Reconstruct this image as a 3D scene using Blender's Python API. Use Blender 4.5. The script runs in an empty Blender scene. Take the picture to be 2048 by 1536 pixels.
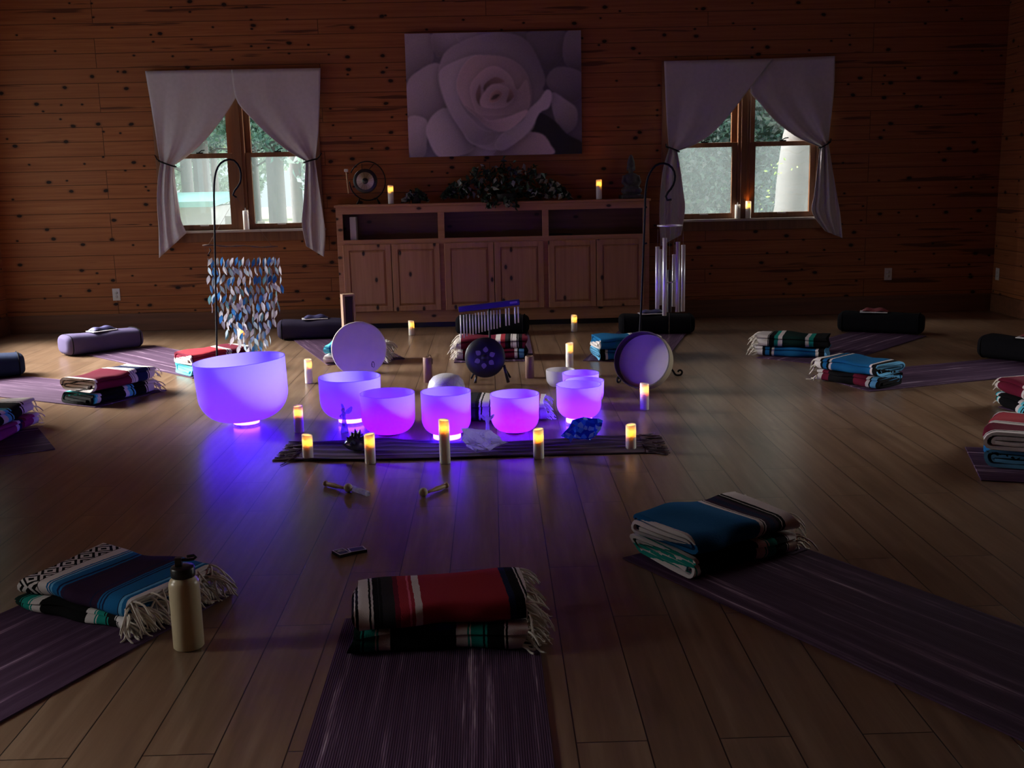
import bpy, bmesh, math, random
import numpy as np
from mathutils import Vector, Matrix, Euler, Quaternion
random.seed(7)
PI = math.pi
C = bpy.context.scene.collection
# ------------------------------------------------------------------ camera
FOC = 2150.0
CAMZ = 1.376
_y = np.array([980 - 1024, 768 - 356, -FOC]); _y /= np.linalg.norm(_y)
_z = np.cross(np.array([1, .022, 0]), _y); _z /= np.linalg.norm(_z)
if _z[1] < 0: _z = -_z
_x = np.cross(_y, _z)
RW = np.array([_x, _y, _z])
EYE = np.array([0, 0, CAMZ])
def ray(px, py): return RW @ np.array([px - 1024, 768 - py, -FOC]) / FOC
def F(px, py, z=0.0):
    d = ray(px, py); return Vector(EYE + (z - CAMZ) / d[2] * d)
def P(px, py, Y):
    d = ray(px, py); return Vector(EYE + Y / d[1] * d)
cam = bpy.data.cameras.new('camera'); camo = bpy.data.objects.new('camera', cam); C.objects.link(camo)
cam.sensor_width = 36; cam.lens = 36 * FOC / 2048; cam.clip_start = .05; cam.clip_end = 300
camo.matrix_world = Matrix(((*RW[0], 0), (*RW[1], 0), (*RW[2], CAMZ), (0, 0, 0, 1)))
bpy.context.scene.camera = camo
sc = bpy.context.scene
sc.view_settings.view_transform = 'Standard'; sc.view_settings.look = 'None'
sc.view_settings.gamma = 1; sc.view_settings.exposure = 0; sc.view_settings.use_curve_mapping = False
sc.cycles.max_bounces = 8; sc.cycles.diffuse_bounces = 4; sc.cycles.transparent_max_bounces = 12
sc.cycles.caustics_reflective = False; sc.cycles.caustics_refractive = False
sc.cycles.sample_clamp_indirect = 4
sc.cycles.use_denoising = True

# ------------------------------------------------------------------ mesh builder
class MB:
    def __init__(s): s.v = []; s.f = []; s.sm = []; s.mi = []; s.m = 0
    def add(s, vs, fs, smooth=False):
        o = len(s.v); s.v += [tuple(v) for v in vs]
        for f in fs: s.f.append(tuple(i + o for i in f)); s.sm.append(smooth); s.mi.append(s.m)
        return s
    def box(s, c, d, rz=0, rot=None):
        x, y, z = d[0] / 2, d[1] / 2, d[2] / 2
        M = rot if rot is not None else Matrix.Rotation(rz, 3, 'Z')
        vs = [M @ Vector((a * x, b * y, e * z)) + Vector(c) for a in (-1, 1) for b in (-1, 1) for e in (-1, 1)]
        return s.add(vs, [(0, 1, 3, 2), (4, 6, 7, 5), (0, 4, 5, 1), (2, 3, 7, 6), (0, 2, 6, 4), (1, 5, 7, 3)])
    def bb(s, x0, x1, y0, y1, z0, z1): return s.box(((x0 + x1) / 2, (y0 + y1) / 2, (z0 + z1) / 2), (abs(x1 - x0), abs(y1 - y0), abs(z1 - z0)))
    def tube(s, pts, r, n=8, closed=False, caps=True):
        pts = [Vector(p) for p in pts]; N = len(pts)
        rr = r if isinstance(r, (list, tuple)) else [r] * N
        vs = []; fs = []; up = None
        for i, p in enumerate(pts):
            a = pts[(i - 1) % N] if (i > 0 or closed) else p
            b = pts[(i + 1) % N] if (i < N - 1 or closed) else p
            t = (b - a)
            t = t.normalized() if t.length > 1e-9 else Vector((0, 0, 1))
            if up is None:
                up = Vector((0, 0, 1)) if abs(t.z) < .9 else Vector((1, 0, 0))
            u = (up - t * up.dot(t))
            u = u.normalized() if u.length > 1e-6 else t.orthogonal().normalized()
            up = u; w = t.cross(u)
            for k in range(n):
                q = 2 * PI * k / n
                vs.append(p + (u * math.cos(q) + w * math.sin(q)) * rr[i])
        for i in range(N if closed else N - 1):
            j = (i + 1) % N
            for k in range(n):
                l = (k + 1) % n
                fs.append((i * n + k, i * n + l, j * n + l, j * n + k))
        s.add(vs, fs, True)
        if caps and not closed:
            s.add([vs[k] for k in range(n)], [tuple(range(n - 1, -1, -1))])
            s.add([vs[(N - 1) * n + k] for k in range(n)], [tuple(range(n))])
        return s
    def lathe(s, prof, n=32, c=(0, 0, 0), M=None, flat=False):
        vs = []; fs = []; c = Vector(c)
        for r, z in prof:
            for k in range(n):
                q = 2 * PI * k / n; v = Vector((r * math.cos(q), r * math.sin(q), z))
                vs.append((M @ v if M is not None else v) + c)
        for i in range(len(prof) - 1):
            for k in range(n):
                l = (k + 1) % n
                fs.append((i * n + k, i * n + l, (i + 1) * n + l, (i + 1) * n + k))
        return s.add(vs, fs, not flat)
    def ell(s, c, r, n=14, M=None):
        prof = [(math.sin(PI * i / n), -math.cos(PI * i / n)) for i in range(n + 1)]
        vs = []; fs = []; k_ = 2 * n
        for a, z in prof:
            for k in range(k_):
                q = 2 * PI * k / k_; v = Vector((a * math.cos(q) * r[0], a * math.sin(q) * r[1], z * r[2]))
                vs.append((M @ v if M is not None else v) + Vector(c))
        for i in range(n):
            for k in range(k_):
                l = (k + 1) % k_
                fs.append((i * k_ + k, i * k_ + l, (i + 1) * k_ + l, (i + 1) * k_ + k))
        return s.add(vs, fs, True)
    def grid(s, fn, nu, nv, smooth=True):
        vs = [fn(i / nu, j / nv) for j in range(nv + 1) for i in range(nu + 1)]
        fs = [(j * (nu + 1) + i, j * (nu + 1) + i + 1, (j + 1) * (nu + 1) + i + 1, (j + 1) * (nu + 1) + i) for j in range(nv) for i in range(nu)]
        return s.add(vs, fs, smooth)
    def mesh(s, name):
        me = bpy.data.meshes.new(name); me.from_pydata(s.v, [], s.f)
        me.polygons.foreach_set('use_smooth', s.sm); me.polygons.foreach_set('material_index', s.mi)
        me.validate(clean_customdata=False); me.update(); return me
    def build(s, name, mat, parent=None, loc=None, rz=0, bev=0, fix=True):
        me = s.mesh(name)
        if fix:
            bm = bmesh.new(); bm.from_mesh(me); bmesh.ops.remove_doubles(bm, verts=bm.verts, dist=1e-6)
            bmesh.ops.recalc_face_normals(bm, faces=bm.faces); bm.to_mesh(me); bm.free()
        for m_ in (mat if isinstance(mat, (list, tuple)) else [mat]): me.materials.append(m_)
        o = bpy.data.objects.new(name, me); C.objects.link(o)
        if parent: o.parent = parent
        if loc is not None: o.location = loc
        o.rotation_euler.z = rz
        if bev:
            b = o.modifiers.new('bevel', 'BEVEL'); b.width = bev; b.segments = 2; b.limit_method = 'ANGLE'
        return o
def tag(o, label=None, cat=None, group=None, kind=None):
    if label: o['label'] = label
    if cat: o['category'] = cat
    if group: o['group'] = group
    if kind: o['kind'] = kind
    return o
def empty(name, loc, label=None, cat=None, group=None, kind=None, rz=0, rot=None):
    o = bpy.data.objects.new(name, None); C.objects.link(o); o.location = loc; o.empty_display_size = .05
    if rot is not None: o.rotation_euler = rot
    else: o.rotation_euler.z = rz
    return tag(o, label, cat, group, kind)
def children(o): return [c for c in bpy.data.objects if c.parent == o]
def copy_tree(o, parent=None):
    c = o.copy(); C.objects.link(c)
    if parent: c.parent = parent
    for ch in children(o): copy_tree(ch, c)
    return c

# ------------------------------------------------------------------ materials
def lin(*rgb):
    return tuple(((c / 255) / 12.92 if c <= 10 else (((c / 255) + .055) / 1.055) ** 2.4) for c in rgb) + (1,)
class NT:
    def __init__(s, name):
        s.mat = bpy.data.materials.new(name); s.mat.use_nodes = True; s.t = s.mat.node_tree; s.t.nodes.clear()
        s.out = s.n('ShaderNodeOutputMaterial')
    def n(s, typ, **kw):
        nd = s.t.nodes.new(typ)
        for k, v in kw.items():
            if k.startswith('i_'):
                key = k[2:]
                nd.inputs[int(key) if key.isdigit() else key.replace('_', ' ')].default_value = v
            else: setattr(nd, k, v)
        return nd
    def l(s, a, b): s.t.links.new(a, b)
    def math(s, op, a, b=None, c=None):
        nd = s.n('ShaderNodeMath', operation=op)
        for i, v in enumerate((a, b, c)):
            if v is None: continue
            if isinstance(v, (int, float)): nd.inputs[i].default_value = v
            else: s.l(v, nd.inputs[i])
        return nd.outputs[0]
    def mix(s, f, a, b, blend='MIX'):
        nd = s.n('ShaderNodeMix', data_type='RGBA', blend_type=blend)
        for i, v in ((0, f), (6, a), (7, b)):
            if isinstance(v, (int, float)): nd.inputs[i].default_value = v
            elif isinstance(v, (tuple, list)): nd.inputs[i].default_value = v
            else: s.l(v, nd.inputs[i])
        return nd.outputs[2]
    def ramp(s, f, stops, const=False):
        nd = s.n('ShaderNodeValToRGB'); cr = nd.color_ramp
        if const: cr.interpolation = 'CONSTANT'
        while len(cr.elements) < len(stops): cr.elements.new(.5)
        for e, (p, c) in zip(cr.elements, stops): e.position = p; e.color = c if len(c) == 4 else (*c, 1)
        s.l(f, nd.inputs[0]); return nd.outputs[0]
    def noise(s, vec, scale, detail=3, rough=.5):
        nd = s.n('ShaderNodeTexNoise', i_Scale=scale, i_Detail=detail, i_Roughness=rough)
        if vec is not None: s.l(vec, nd.inputs['Vector'])
        return nd.outputs['Fac']
    def coord(s, kind='Object'): return s.n('ShaderNodeTexCoord').outputs[kind]
    def sep(s, v):
        nd = s.n('ShaderNodeSeparateXYZ'); s.l(v, nd.inputs[0]); return nd.outputs
    def comb(s, x=0, y=0, z=0):
        nd = s.n('ShaderNodeCombineXYZ')
        for i, v in enumerate((x, y, z)):
            if isinstance(v, (int, float)): nd.inputs[i].default_value = v
            else: s.l(v, nd.inputs[i])
        return nd.outputs[0]
    def bump(s, h, strength=.3, dist=.01):
        nd = s.n('ShaderNodeBump', i_Strength=strength, i_Distance=dist); s.l(h, nd.inputs['Height']); return nd.outputs[0]
    def bsdf(s, col=None, rough=.6, metal=0, normal=None, **kw):
        b = s.n('ShaderNodeBsdfPrincipled')
        for k, v in (('Base Color', col), ('Roughness', rough), ('Metallic', metal)):
            if v is None: continue
            if isinstance(v, (int, float, tuple, list)): b.inputs[k].default_value = v
            else: s.l(v, b.inputs[k])
        if normal is not None: s.l(normal, b.inputs['Normal'])
        for k, v in kw.items(): b.inputs[k.replace('_', ' ')].default_value = v
        s.l(b.outputs[0], s.out.inputs[0]); return b
def simple(name, col, rough=.6, metal=0, nz=.12, nscale=20, bump=0, **kw):
    t = NT(name); co = t.coord()
    f = t.noise(co, nscale, 4)
    c = t.mix(f, tuple(x * (1 - nz) for x in col[:3]) + (1,), tuple(min(1, x * (1 + nz)) for x in col[:3]) + (1,))
    t.bsdf(c, rough, metal, t.bump(f, bump, .004) if bump else None, **kw)
    return t.mat

def plank_floor():
    t = NT('wood_plank_floor'); x, y, z = t.sep(t.coord())
    uv = t.comb(y, x, 0)
    br = t.n('ShaderNodeTexBrick', offset=.37, offset_frequency=2)
    t.l(uv, br.inputs['Vector'])
    for k, v in (('Scale', 1), ('Mortar Size', .0022), ('Mortar Smooth', .3), ('Bias', 0), ('Brick Width', 1.22), ('Row Height', .178)): br.inputs[k].default_value = v
    br.inputs['Color1'].default_value = (.1, .1, .1, 1); br.inputs['Color2'].default_value = (.9, .9, .9, 1); br.inputs['Mortar'].default_value = (.5, .5, .5, 1)
    tone = br.outputs['Color']
    sh = t.math('MULTIPLY', tone, 7.0)
    g = t.noise(t.comb(t.math('MULTIPLY_ADD', x, 26, sh), t.math('MULTIPLY', y, 1.5), sh), 1.0, 5, .62)
    g2 = t.noise(t.comb(t.math('MULTIPLY', x, 7), t.math('MULTIPLY', y, 1.6), sh), 1.0, 3, .6)
    c = t.ramp(g, [(.25, (.145, .086, .053)), (.5, (.215, .134, .084)), (.75, (.31, .21, .14))])
    c = t.mix(t.math('MULTIPLY', tone, .4), c, (.125, .068, .036, 1))
    dark = t.ramp(g2, [(.56, (0, 0, 0)), (.74, (1, 1, 1))])
    c = t.mix(t.math('MULTIPLY', dark, .45), c, (.05, .028, .018, 1))
    c = t.mix(br.outputs['Fac'], c, (.012, .008, .006, 1))
    h = t.math('SUBTRACT', t.math('MULTIPLY', g, .015), t.math('MULTIPLY', br.outputs['Fac'], 1.0))
    r = t.math('MULTIPLY_ADD', g2, .05, .27)
    t.bsdf(c, r, 0, t.bump(h, .2, .002), Specular_IOR_Level=.6)
    return t.mat
def board_wall(name, axis):
    t = NT(name); x, y, z = t.sep(t.coord())
    u = x if axis == 'x' else y
    uv = t.comb(u, t.math('ADD', z, 6.0), 0)
    br = t.n('ShaderNodeTexBrick', offset=.43, offset_frequency=3); t.l(uv, br.inputs['Vector'])
    for k, v in (('Scale', 1), ('Mortar Size', .0035), ('Mortar Smooth', .6), ('Bias', 0), ('Brick Width', 3.6), ('Row Height', .132)): br.inputs[k].default_value = v
    br.inputs['Color1'].default_value = (.05, .05, .05, 1); br.inputs['Color2'].default_value = (.95, .95, .95, 1); br.inputs['Mortar'].default_value = (.5, .5, .5, 1)
    tone = br.outputs['Color']; sh = t.math('MULTIPLY', tone, 9.0)
    g = t.noise(t.comb(t.math('MULTIPLY_ADD', u, 1.3, sh), t.math('MULTIPLY', z, 42), sh), 1.0, 4, .6)
    c = t.ramp(g, [(.28, (.225, .072, .023)), (.5, (.315, .110, .037)), (.75, (.40, .158, .058))])
    c = t.mix(t.math('MULTIPLY', tone, .55), c, (.28, .105, .042, 1))
    # dark heartwood streaks along some boards
    st = t.noise(t.comb(t.math('MULTIPLY_ADD', u, .8, sh), t.math('MULTIPLY', z, 13), sh), 1.0, 3, .55)
    c = t.mix(t.ramp(st, [(.63, (0, 0, 0)), (.67, (.8, .8, .8))]), c, (.065, .022, .012, 1))
    # knots
    for sx, sz, thr, pick in ((3.4, 5.2, .095, .62), (5.6, 8.2, .085, .76)):
        wob = t.n('ShaderNodeTexNoise', i_Scale=14.0); t.l(uv, wob.inputs['Vector'])
        wo = t.n('ShaderNodeVectorMath', operation='MULTIPLY_ADD'); t.l(wob.outputs['Color'], wo.inputs[0]); wo.inputs[1].default_value = (.07, .07, 0)
        t.l(t.comb(t.math('MULTIPLY', u, sx), t.math('MULTIPLY', z, sz), 0), wo.inputs[2])
        vo = t.n('ShaderNodeTexVoronoi', feature='F1'); vo.voronoi_dimensions = '2D'; vo.inputs['Scale'].default_value = 1.0
        t.l(wo.outputs[0], vo.inputs['Vector'])
        ok = t.math('GREATER_THAN', t.sep(vo.outputs['Color'])[0], pick)
        k = t.ramp(vo.outputs['Distance'], [(thr * .62, (1, 1, 1)), (thr, (.25, .25, .25)), (thr * 1.7, (0, 0, 0))])
        c = t.mix(t.math('MULTIPLY', k, ok), c, (.022, .010, .007, 1))
    c = t.mix(t.math('MULTIPLY', br.outputs['Fac'], .85), c, (.05, .02, .01, 1))
    h = t.math('SUBTRACT', t.math('MULTIPLY', g, .1), br.outputs['Fac'])
    t.bsdf(c, .6, 0, t.bump(h, .5, .006), Specular_IOR_Level=.2)
    return t.mat
def pine(name, axis='z', base=(.54, .27, .15), dark=(.40, .18, .092), knots=True):
    t = NT(name); x, y, z = t.sep(t.coord())
    u, w = (z, x) if axis == 'z' else (x, z)
    g = t.noise(t.comb(t.math('MULTIPLY', u, 1.1), t.math('MULTIPLY', w, 26), t.math('MULTIPLY', y, 26)), 1.0, 4, .6)
    c = t.ramp(g, [(.3, dark), (.7, base)])
    if knots:
        vo = t.n('ShaderNodeTexVoronoi', feature='F1'); vo.voronoi_dimensions = '2D'; vo.inputs['Scale'].default_value = 1
        t.l(t.comb(t.math('MULTIPLY', u, 3.6), t.math('MULTIPLY', w, 6.2), 0), vo.inputs['Vector'])
        ok = t.math('GREATER_THAN', t.sep(vo.outputs['Color'])[0], .55)
        k = t.ramp(vo.outputs['Distance'], [(.06, (1, 1, 1)), (.10, (.2, .2, .2)), (.16, (0, 0, 0))])
        c = t.mix(t.math('MULTIPLY', k, ok), c, (.03, .012, .008, 1))
    t.bsdf(c, .5, 0, t.bump(g, .1, .002)); return t.mat

M = {}
M['floor'] = plank_floor()
M['wallx'] = board_wall('knotty_pine_boards', 'x'); M['wally'] = board_wall('knotty_pine_boards_side', 'y')
M['base'] = pine('dark_pine_baseboard', 'x', (.19, .075, .034), (.11, .042, .02), False)
M['ceil'] = pine('pine_ceiling', 'x')
M['pine'] = pine('knotty_pine_cabinet', 'z'); M['pinex'] = pine('knotty_pine_rail', 'x')
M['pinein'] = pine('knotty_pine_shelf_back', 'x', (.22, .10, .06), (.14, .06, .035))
M['sash'] = pine('stained_window_wood', 'z', (.22, .085, .03), (.13, .045, .015), False)
M['sill'] = simple('pale_sill_edge', (.5, .42, .36, 1), .4)
M['black'] = simple('black_iron', (.006, .006, .008, 1), .6, Specular_IOR_Level=.2)
M['blackp'] = simple('black_plastic', (.012, .012, .013, 1), .35)
M['bump'] = None
M['white'] = simple('white_plastic', (.62, .58, .54, 1), .5, nz=.04)
M['wax'] = None
M['cream'] = simple('cream_enamel', (.62, .52, .33, 1), .33, nz=.05, nscale=60)
M['woodlt'] = simple('light_turned_wood', (.50, .33, .18, 1), .45, nscale=40)
M['felt'] = simple('cream_felt', (.62, .56, .42, 1), .9, nscale=80, bump=.3)
M['skin'] = simple('drum_skin', (.88, .80, .64, 1), .55, nz=.14, nscale=9)
M['hoop'] = simple('pale_wood_hoop', (.60, .52, .38, 1), .5)
M['hoopin'] = simple('shaded_hoop_inside', (.05, .035, .03, 1), .7)  # shade on the inner hoop wall is put into this colour
M['gold'] = None
M['steel'] = simple('brushed_aluminium', (.85, .84, .90, 1), .38, .55, nz=.05)
M['navy'] = simple('navy_wood_bar', (.03, .03, .12, 1), .3)
M['stone'] = simple('grey_stone', (.075, .072, .070, 1), .85, nz=.5, nscale=40, bump=.5)
M['brownwax'] = simple('brown_cylinder', (.30, .17, .12, 1), .6)
M['boxwood'] = simple('brown_box_wood', (.33, .20, .13, 1), .5)
M['boxin'] = simple('box_inside', (.06, .04, .05, 1), .8)
M['cord'] = simple('thin_cord', (.18, .13, .10, 1), .9)
M['eye'] = simple('navy_eye_pillow', (.055, .05, .16, 1), .6, nscale=60)
M['eyered'] = simple('red_eye_pillow', (.22, .04, .05, 1), .6, nscale=60)
M['paper'] = simple('white_paper', (.70, .68, .72, 1), .7, nz=.03)
M['pot'] = simple('dark_pot', (.02, .02, .02, 1), .6)
M['bark'] = None

def curtain_mat(name, col):
    t = NT(name); co = t.coord(); f = t.noise(co, 30, 4)
    sx = t.n('ShaderNodeMapping'); sx.inputs['Scale'].default_value = (260, 260, 260); t.l(co, sx.inputs[0])
    w = t.noise(sx.outputs[0], 1, 2)
    c = t.mix(f, tuple(x * .88 for x in col) + (1,), tuple(x * 1.1 for x in col) + (1,))
    d = t.n('ShaderNodeBsdfDiffuse'); t.l(c, d.inputs[0]); t.l(t.bump(w, .2, .001), d.inputs['Normal'])
    tr = t.n('ShaderNodeBsdfTranslucent'); t.l(c, tr.inputs[0])
    mx = t.n('ShaderNodeMixShader'); mx.inputs[0].default_value = .06
    t.l(d.outputs[0], mx.inputs[1]); t.l(tr.outputs[0], mx.inputs[2]); t.l(mx.outputs[0], t.out.inputs[0]); return t.mat
M['curtain'] = curtain_mat('grey_linen', (.60, .55, .58))
def bowl_mat(name, col, tr=.5):
    t = NT(name); co = t.coord(); f = t.noise(co, 6, 3)
    c = t.mix(f, tuple(x * .93 for x in col) + (1,), col + (1,))
    d = t.n('ShaderNodeBsdfDiffuse'); tl = t.n('ShaderNodeBsdfTranslucent'); t.l(c, d.inputs[0]); t.l(c, tl.inputs[0])
    mx = t.n('ShaderNodeMixShader'); mx.inputs[0].default_value = tr; t.l(d.outputs[0], mx.inputs[1]); t.l(tl.outputs[0], mx.inputs[2])
    g = t.n('ShaderNodeBsdfGlossy'); g.inputs['Roughness'].default_value = .35
    lw = t.n('ShaderNodeLayerWeight'); lw.inputs[0].default_value = .12
    m2 = t.n('ShaderNodeMixShader'); t.l(t.math('MULTIPLY', lw.outputs['Fresnel'], .5), m2.inputs[0]); t.l(mx.outputs[0], m2.inputs[1]); t.l(g.outputs[0], m2.inputs[2])
    t.l(m2.outputs[0], t.out.inputs[0]); return t.mat
M['quartz'] = bowl_mat('frosted_quartz', (.50, .48, .56), .62); M['milky'] = bowl_mat('milky_white_quartz', (.92, .90, .93), .35)
def wax_mat():
    t = NT('ivory_wax'); co = t.coord(); f = t.noise(co, 25, 3)
    c = t.mix(f, (.88, .83, .77, 1), (.92, .87, .81, 1))
    b = t.bsdf(c, .55, Subsurface_Weight=.8, Subsurface_Scale=.017)
    b.inputs['Subsurface Radius'].default_value = (1.0, .86, .70); return t.mat
M['wax'] = wax_mat()
def emis(name, col, s):
    t = NT(name); e = t.n('ShaderNodeEmission'); e.inputs[0].default_value = col; e.inputs[1].default_value = s; t.l(e.outputs[0], t.out.inputs[0]); return t.mat
M['flame'] = emis('led_flame', (1, .66, .20, 1), 5.0)
M['led'] = emis('violet_led', (.055, .011, 1, 1), 90.0)
def crystal(name, col, rough=.08, gl=.35, tr=.4):
    t = NT(name); co = t.coord(); f = t.noise(co, 28, 4)
    c = t.ramp(f, [(.3, tuple(x * .4 for x in col)), (.5, col), (.75, tuple(min(1, x * 1.6) for x in col))])
    b = t.bsdf(c, rough, Specular_IOR_Level=.9)
    b2 = t.n('ShaderNodeBsdfTranslucent'); t.l(c, b2.inputs[0])
    b3 = t.n('ShaderNodeBsdfTransparent'); t.l(c, b3.inputs[0])
    m1 = t.n('ShaderNodeMixShader'); m1.inputs[0].default_value = .5; t.l(b2.outputs[0], m1.inputs[1]); t.l(b3.outputs[0], m1.inputs[2])
    m2 = t.n('ShaderNodeMixShader'); m2.inputs[0].default_value = tr; t.l(b.outputs[0], m2.inputs[1]); t.l(m1.outputs[0], m2.inputs[2])
    t.l(m2.outputs[0], t.out.inputs[0]); return t.mat
def quartz():
    t = NT('clear_quartz'); co = t.coord(); v = t.n('ShaderNodeTexVoronoi', i_Scale=34.0); t.l(co, v.inputs['Vector']); f = t.noise(co, 45, 4)
    b = t.bsdf(t.mix(f, (.62, .60, .68, 1), (.98, .96, 1, 1)), .14, 0, t.bump(v.outputs['Distance'], .5, .01), Transmission_Weight=.35, IOR=1.3)
    b2 = t.n('ShaderNodeBsdfTranslucent'); t.l(t.ramp(t.noise(co, 30, 5, .7), [(.36, (.42, .38, .52)), (.46, (.92, .90, .97)), (.62, (1, 1, 1))]), b2.inputs[0]); m = t.n('ShaderNodeMixShader'); m.inputs[0].default_value = .72; t.l(b.outputs[0], m.inputs[1]); t.l(b2.outputs[0], m.inputs[2]); t.l(m.outputs[0], t.out.inputs[0]); return t.mat
M['clearq'] = quartz()
def sapphire():
    t = NT('blue_crystal'); co = t.coord(); v = t.n('ShaderNodeTexVoronoi', i_Scale=42.0); t.l(co, v.inputs['Vector']); k = t.sep(v.outputs['Color'])[0]
    c = t.ramp(k, [(.1, (.01, .05, .5)), (.45, (.03, .22, 1)), (.75, (.18, .6, 1)), (.92, (.7, .95, 1))])  # bright cyan cells paint the facet glints into the colour
    b = t.bsdf(c, .08, 0, t.bump(v.outputs['Distance'], .5, .01), Specular_IOR_Level=.9); b2 = t.n('ShaderNodeBsdfTranslucent'); t.l(c, b2.inputs[0])
    m = t.n('ShaderNodeMixShader'); m.inputs[0].default_value = .5; t.l(b.outputs[0], m.inputs[1]); t.l(b2.outputs[0], m.inputs[2]); t.l(m.outputs[0], t.out.inputs[0]); return t.mat
M['sapph'] = sapphire()
M['darkst'] = crystal('dark_crystal', (.07, .08, .13), .12, tr=.15)
M['acryl'] = crystal('clear_acrylic', (.75, .72, .8), .05, tr=.7)
def glass():
    t = NT('window_glass'); a = t.n('ShaderNodeBsdfTransparent'); a.inputs[0].default_value = (.97, .98, .98, 1)
    g = t.n('ShaderNodeBsdfGlossy'); g.inputs['Roughness'].default_value = .02
    m = t.n('ShaderNodeMixShader'); m.inputs[0].default_value = .05; t.l(a.outputs[0], m.inputs[1]); t.l(g.outputs[0], m.inputs[2]); t.l(m.outputs[0], t.out.inputs[0]); return t.mat
M['glass'] = glass()
def screen():
    t = NT('insect_screen'); a = t.n('ShaderNodeBsdfTransparent'); d = t.n('ShaderNodeBsdfTranslucent'); d.inputs[0].default_value = (.42, .48, .50, 1)
    m = t.n('ShaderNodeMixShader'); m.inputs[0].default_value = .15; t.l(a.outputs[0], m.inputs[1]); t.l(d.outputs[0], m.inputs[2]); t.l(m.outputs[0], t.out.inputs[0]); return t.mat
M['screen'] = screen()
def leaf_mat(name, tr=.3, rough=.5):
    t = NT(name); a = t.n('ShaderNodeAttribute', attribute_name='Col')
    b = t.bsdf(a.outputs['Color'], rough)
    tl = t.n('ShaderNodeBsdfTranslucent'); t.l(a.outputs['Color'], tl.inputs[0])
    m = t.n('ShaderNodeMixShader'); m.inputs[0].default_value = tr; t.l(b.outputs[0], m.inputs[1]); t.l(tl.outputs[0], m.inputs[2]); t.l(m.outputs[0], t.out.inputs[0]); return t.mat
M['leaf'] = leaf_mat('leaf', .45); M['ivy'] = leaf_mat('variegated_leaf', .1, .4)
def bark_mat(name, a, b, scars=False):
    t = NT(name); x, y, z = t.sep(t.coord())
    if scars:
        g = t.noise(t.comb(t.math('MULTIPLY', x, 5), t.math('MULTIPLY', y, 5), t.math('MULTIPLY', z, 7)), 1, 5, .65)
        w = t.n('ShaderNodeTexWave', wave_type='BANDS', bands_direction='Z', i_Scale=2.4, i_Distortion=9.0, i_Detail=2.0); t.l(t.coord(), w.inputs[0])
        k = t.ramp(w.outputs['Fac'], [(.0, (1, 1, 1)), (.05, (0, 0, 0))])
        c = t.mix(g, a, b); c = t.mix(t.math('MULTIPLY', k, t.ramp(g, [(.45, (0, 0, 0)), (.55, (1, 1, 1))])), c, (.13, .12, .11, 1))
    else:
        g = t.noise(t.comb(t.math('MULTIPLY', x, 14), t.math('MULTIPLY', y, 14), t.math('MULTIPLY', z, 2)), 1, 5, .65)
        c = t.mix(g, a, b)
    t.bsdf(c, .85, 0, t.bump(g, .4, .02)); return t.mat
M['birch'] = bark_mat('pale_bark', (.11, .107, .105, 1), (.175, .172, .17, 1), True)
M['bark'] = bark_mat('grey_bark', (.10, .10, .11, 1), (.22, .21, .21, 1))
def grass_mat():
    t = NT('grass_ground'); co = t.coord(); f = t.noise(co, .6, 5); f2 = t.noise(co, 9, 4)
    c = t.ramp(f, [(.35, (.20, .30, .12)), (.6, (.34, .33, .24)), (.75, (.40, .36, .30))]); c = t.mix(.35, c, t.ramp(f2, [(.3, (.1, .14, .06)), (.7, (.4, .45, .3))]))
    t.bsdf(c, .95); return t.mat
M['grass'] = grass_mat()
def mat_mat():
    t = NT('purple_yoga_mat'); g = t.n('ShaderNodeTexCoord').outputs['Object']; x, y, z = t.sep(g)
    oi = t.n('ShaderNodeObjectInfo').outputs['Random']
    a = t.noise(t.comb(t.math('MULTIPLY', x, 26), t.math('MULTIPLY', y, .9), t.math('MULTIPLY', oi, 30)), 1, 5, .7)
    c = t.ramp(a, [(.40, (.058, .026, .062)), (.54, (.082, .043, .088)), (.61, (.18, .105, .18)), (.68, (.52, .39, .50))])
    rib = t.n('ShaderNodeTexWave', wave_type='BANDS', bands_direction='X', i_Scale=50.0); t.l(g, rib.inputs[0])
    c = t.mix(t.math('MULTIPLY', rib.outputs['Fac'], .35), c, (.05, .025, .05, 1))
    t.bsdf(c, .85, 0, t.bump(rib.outputs['Fac'], .35, .002), Specular_IOR_Level=.12); return t.mat
M['mat'] = mat_mat()
def bolster_mat(name, col):
    t = NT(name); co = t.coord(); f = t.noise(co, 90, 3); f2 = t.noise(co, 5, 3)
    c = t.mix(f2, tuple(x * .8 for x in col) + (1,), tuple(x * 1.2 for x in col) + (1,))
    t.bsdf(c, .9, 0, t.bump(f, .15, .002), Specular_IOR_Level=.08); return t.mat
M['bolp'] = bolster_mat('purple_bolster_cloth', (.105, .085, .17)); M['bold'] = bolster_mat('dark_purple_bolster_cloth', (.040, .032, .062)); M['bolk'] = bolster_mat('black_bolster_cloth', (.007, .0065, .009)); M['boln'] = bolster_mat('navy_bolster_cloth', (.02, .03, .07))

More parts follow.
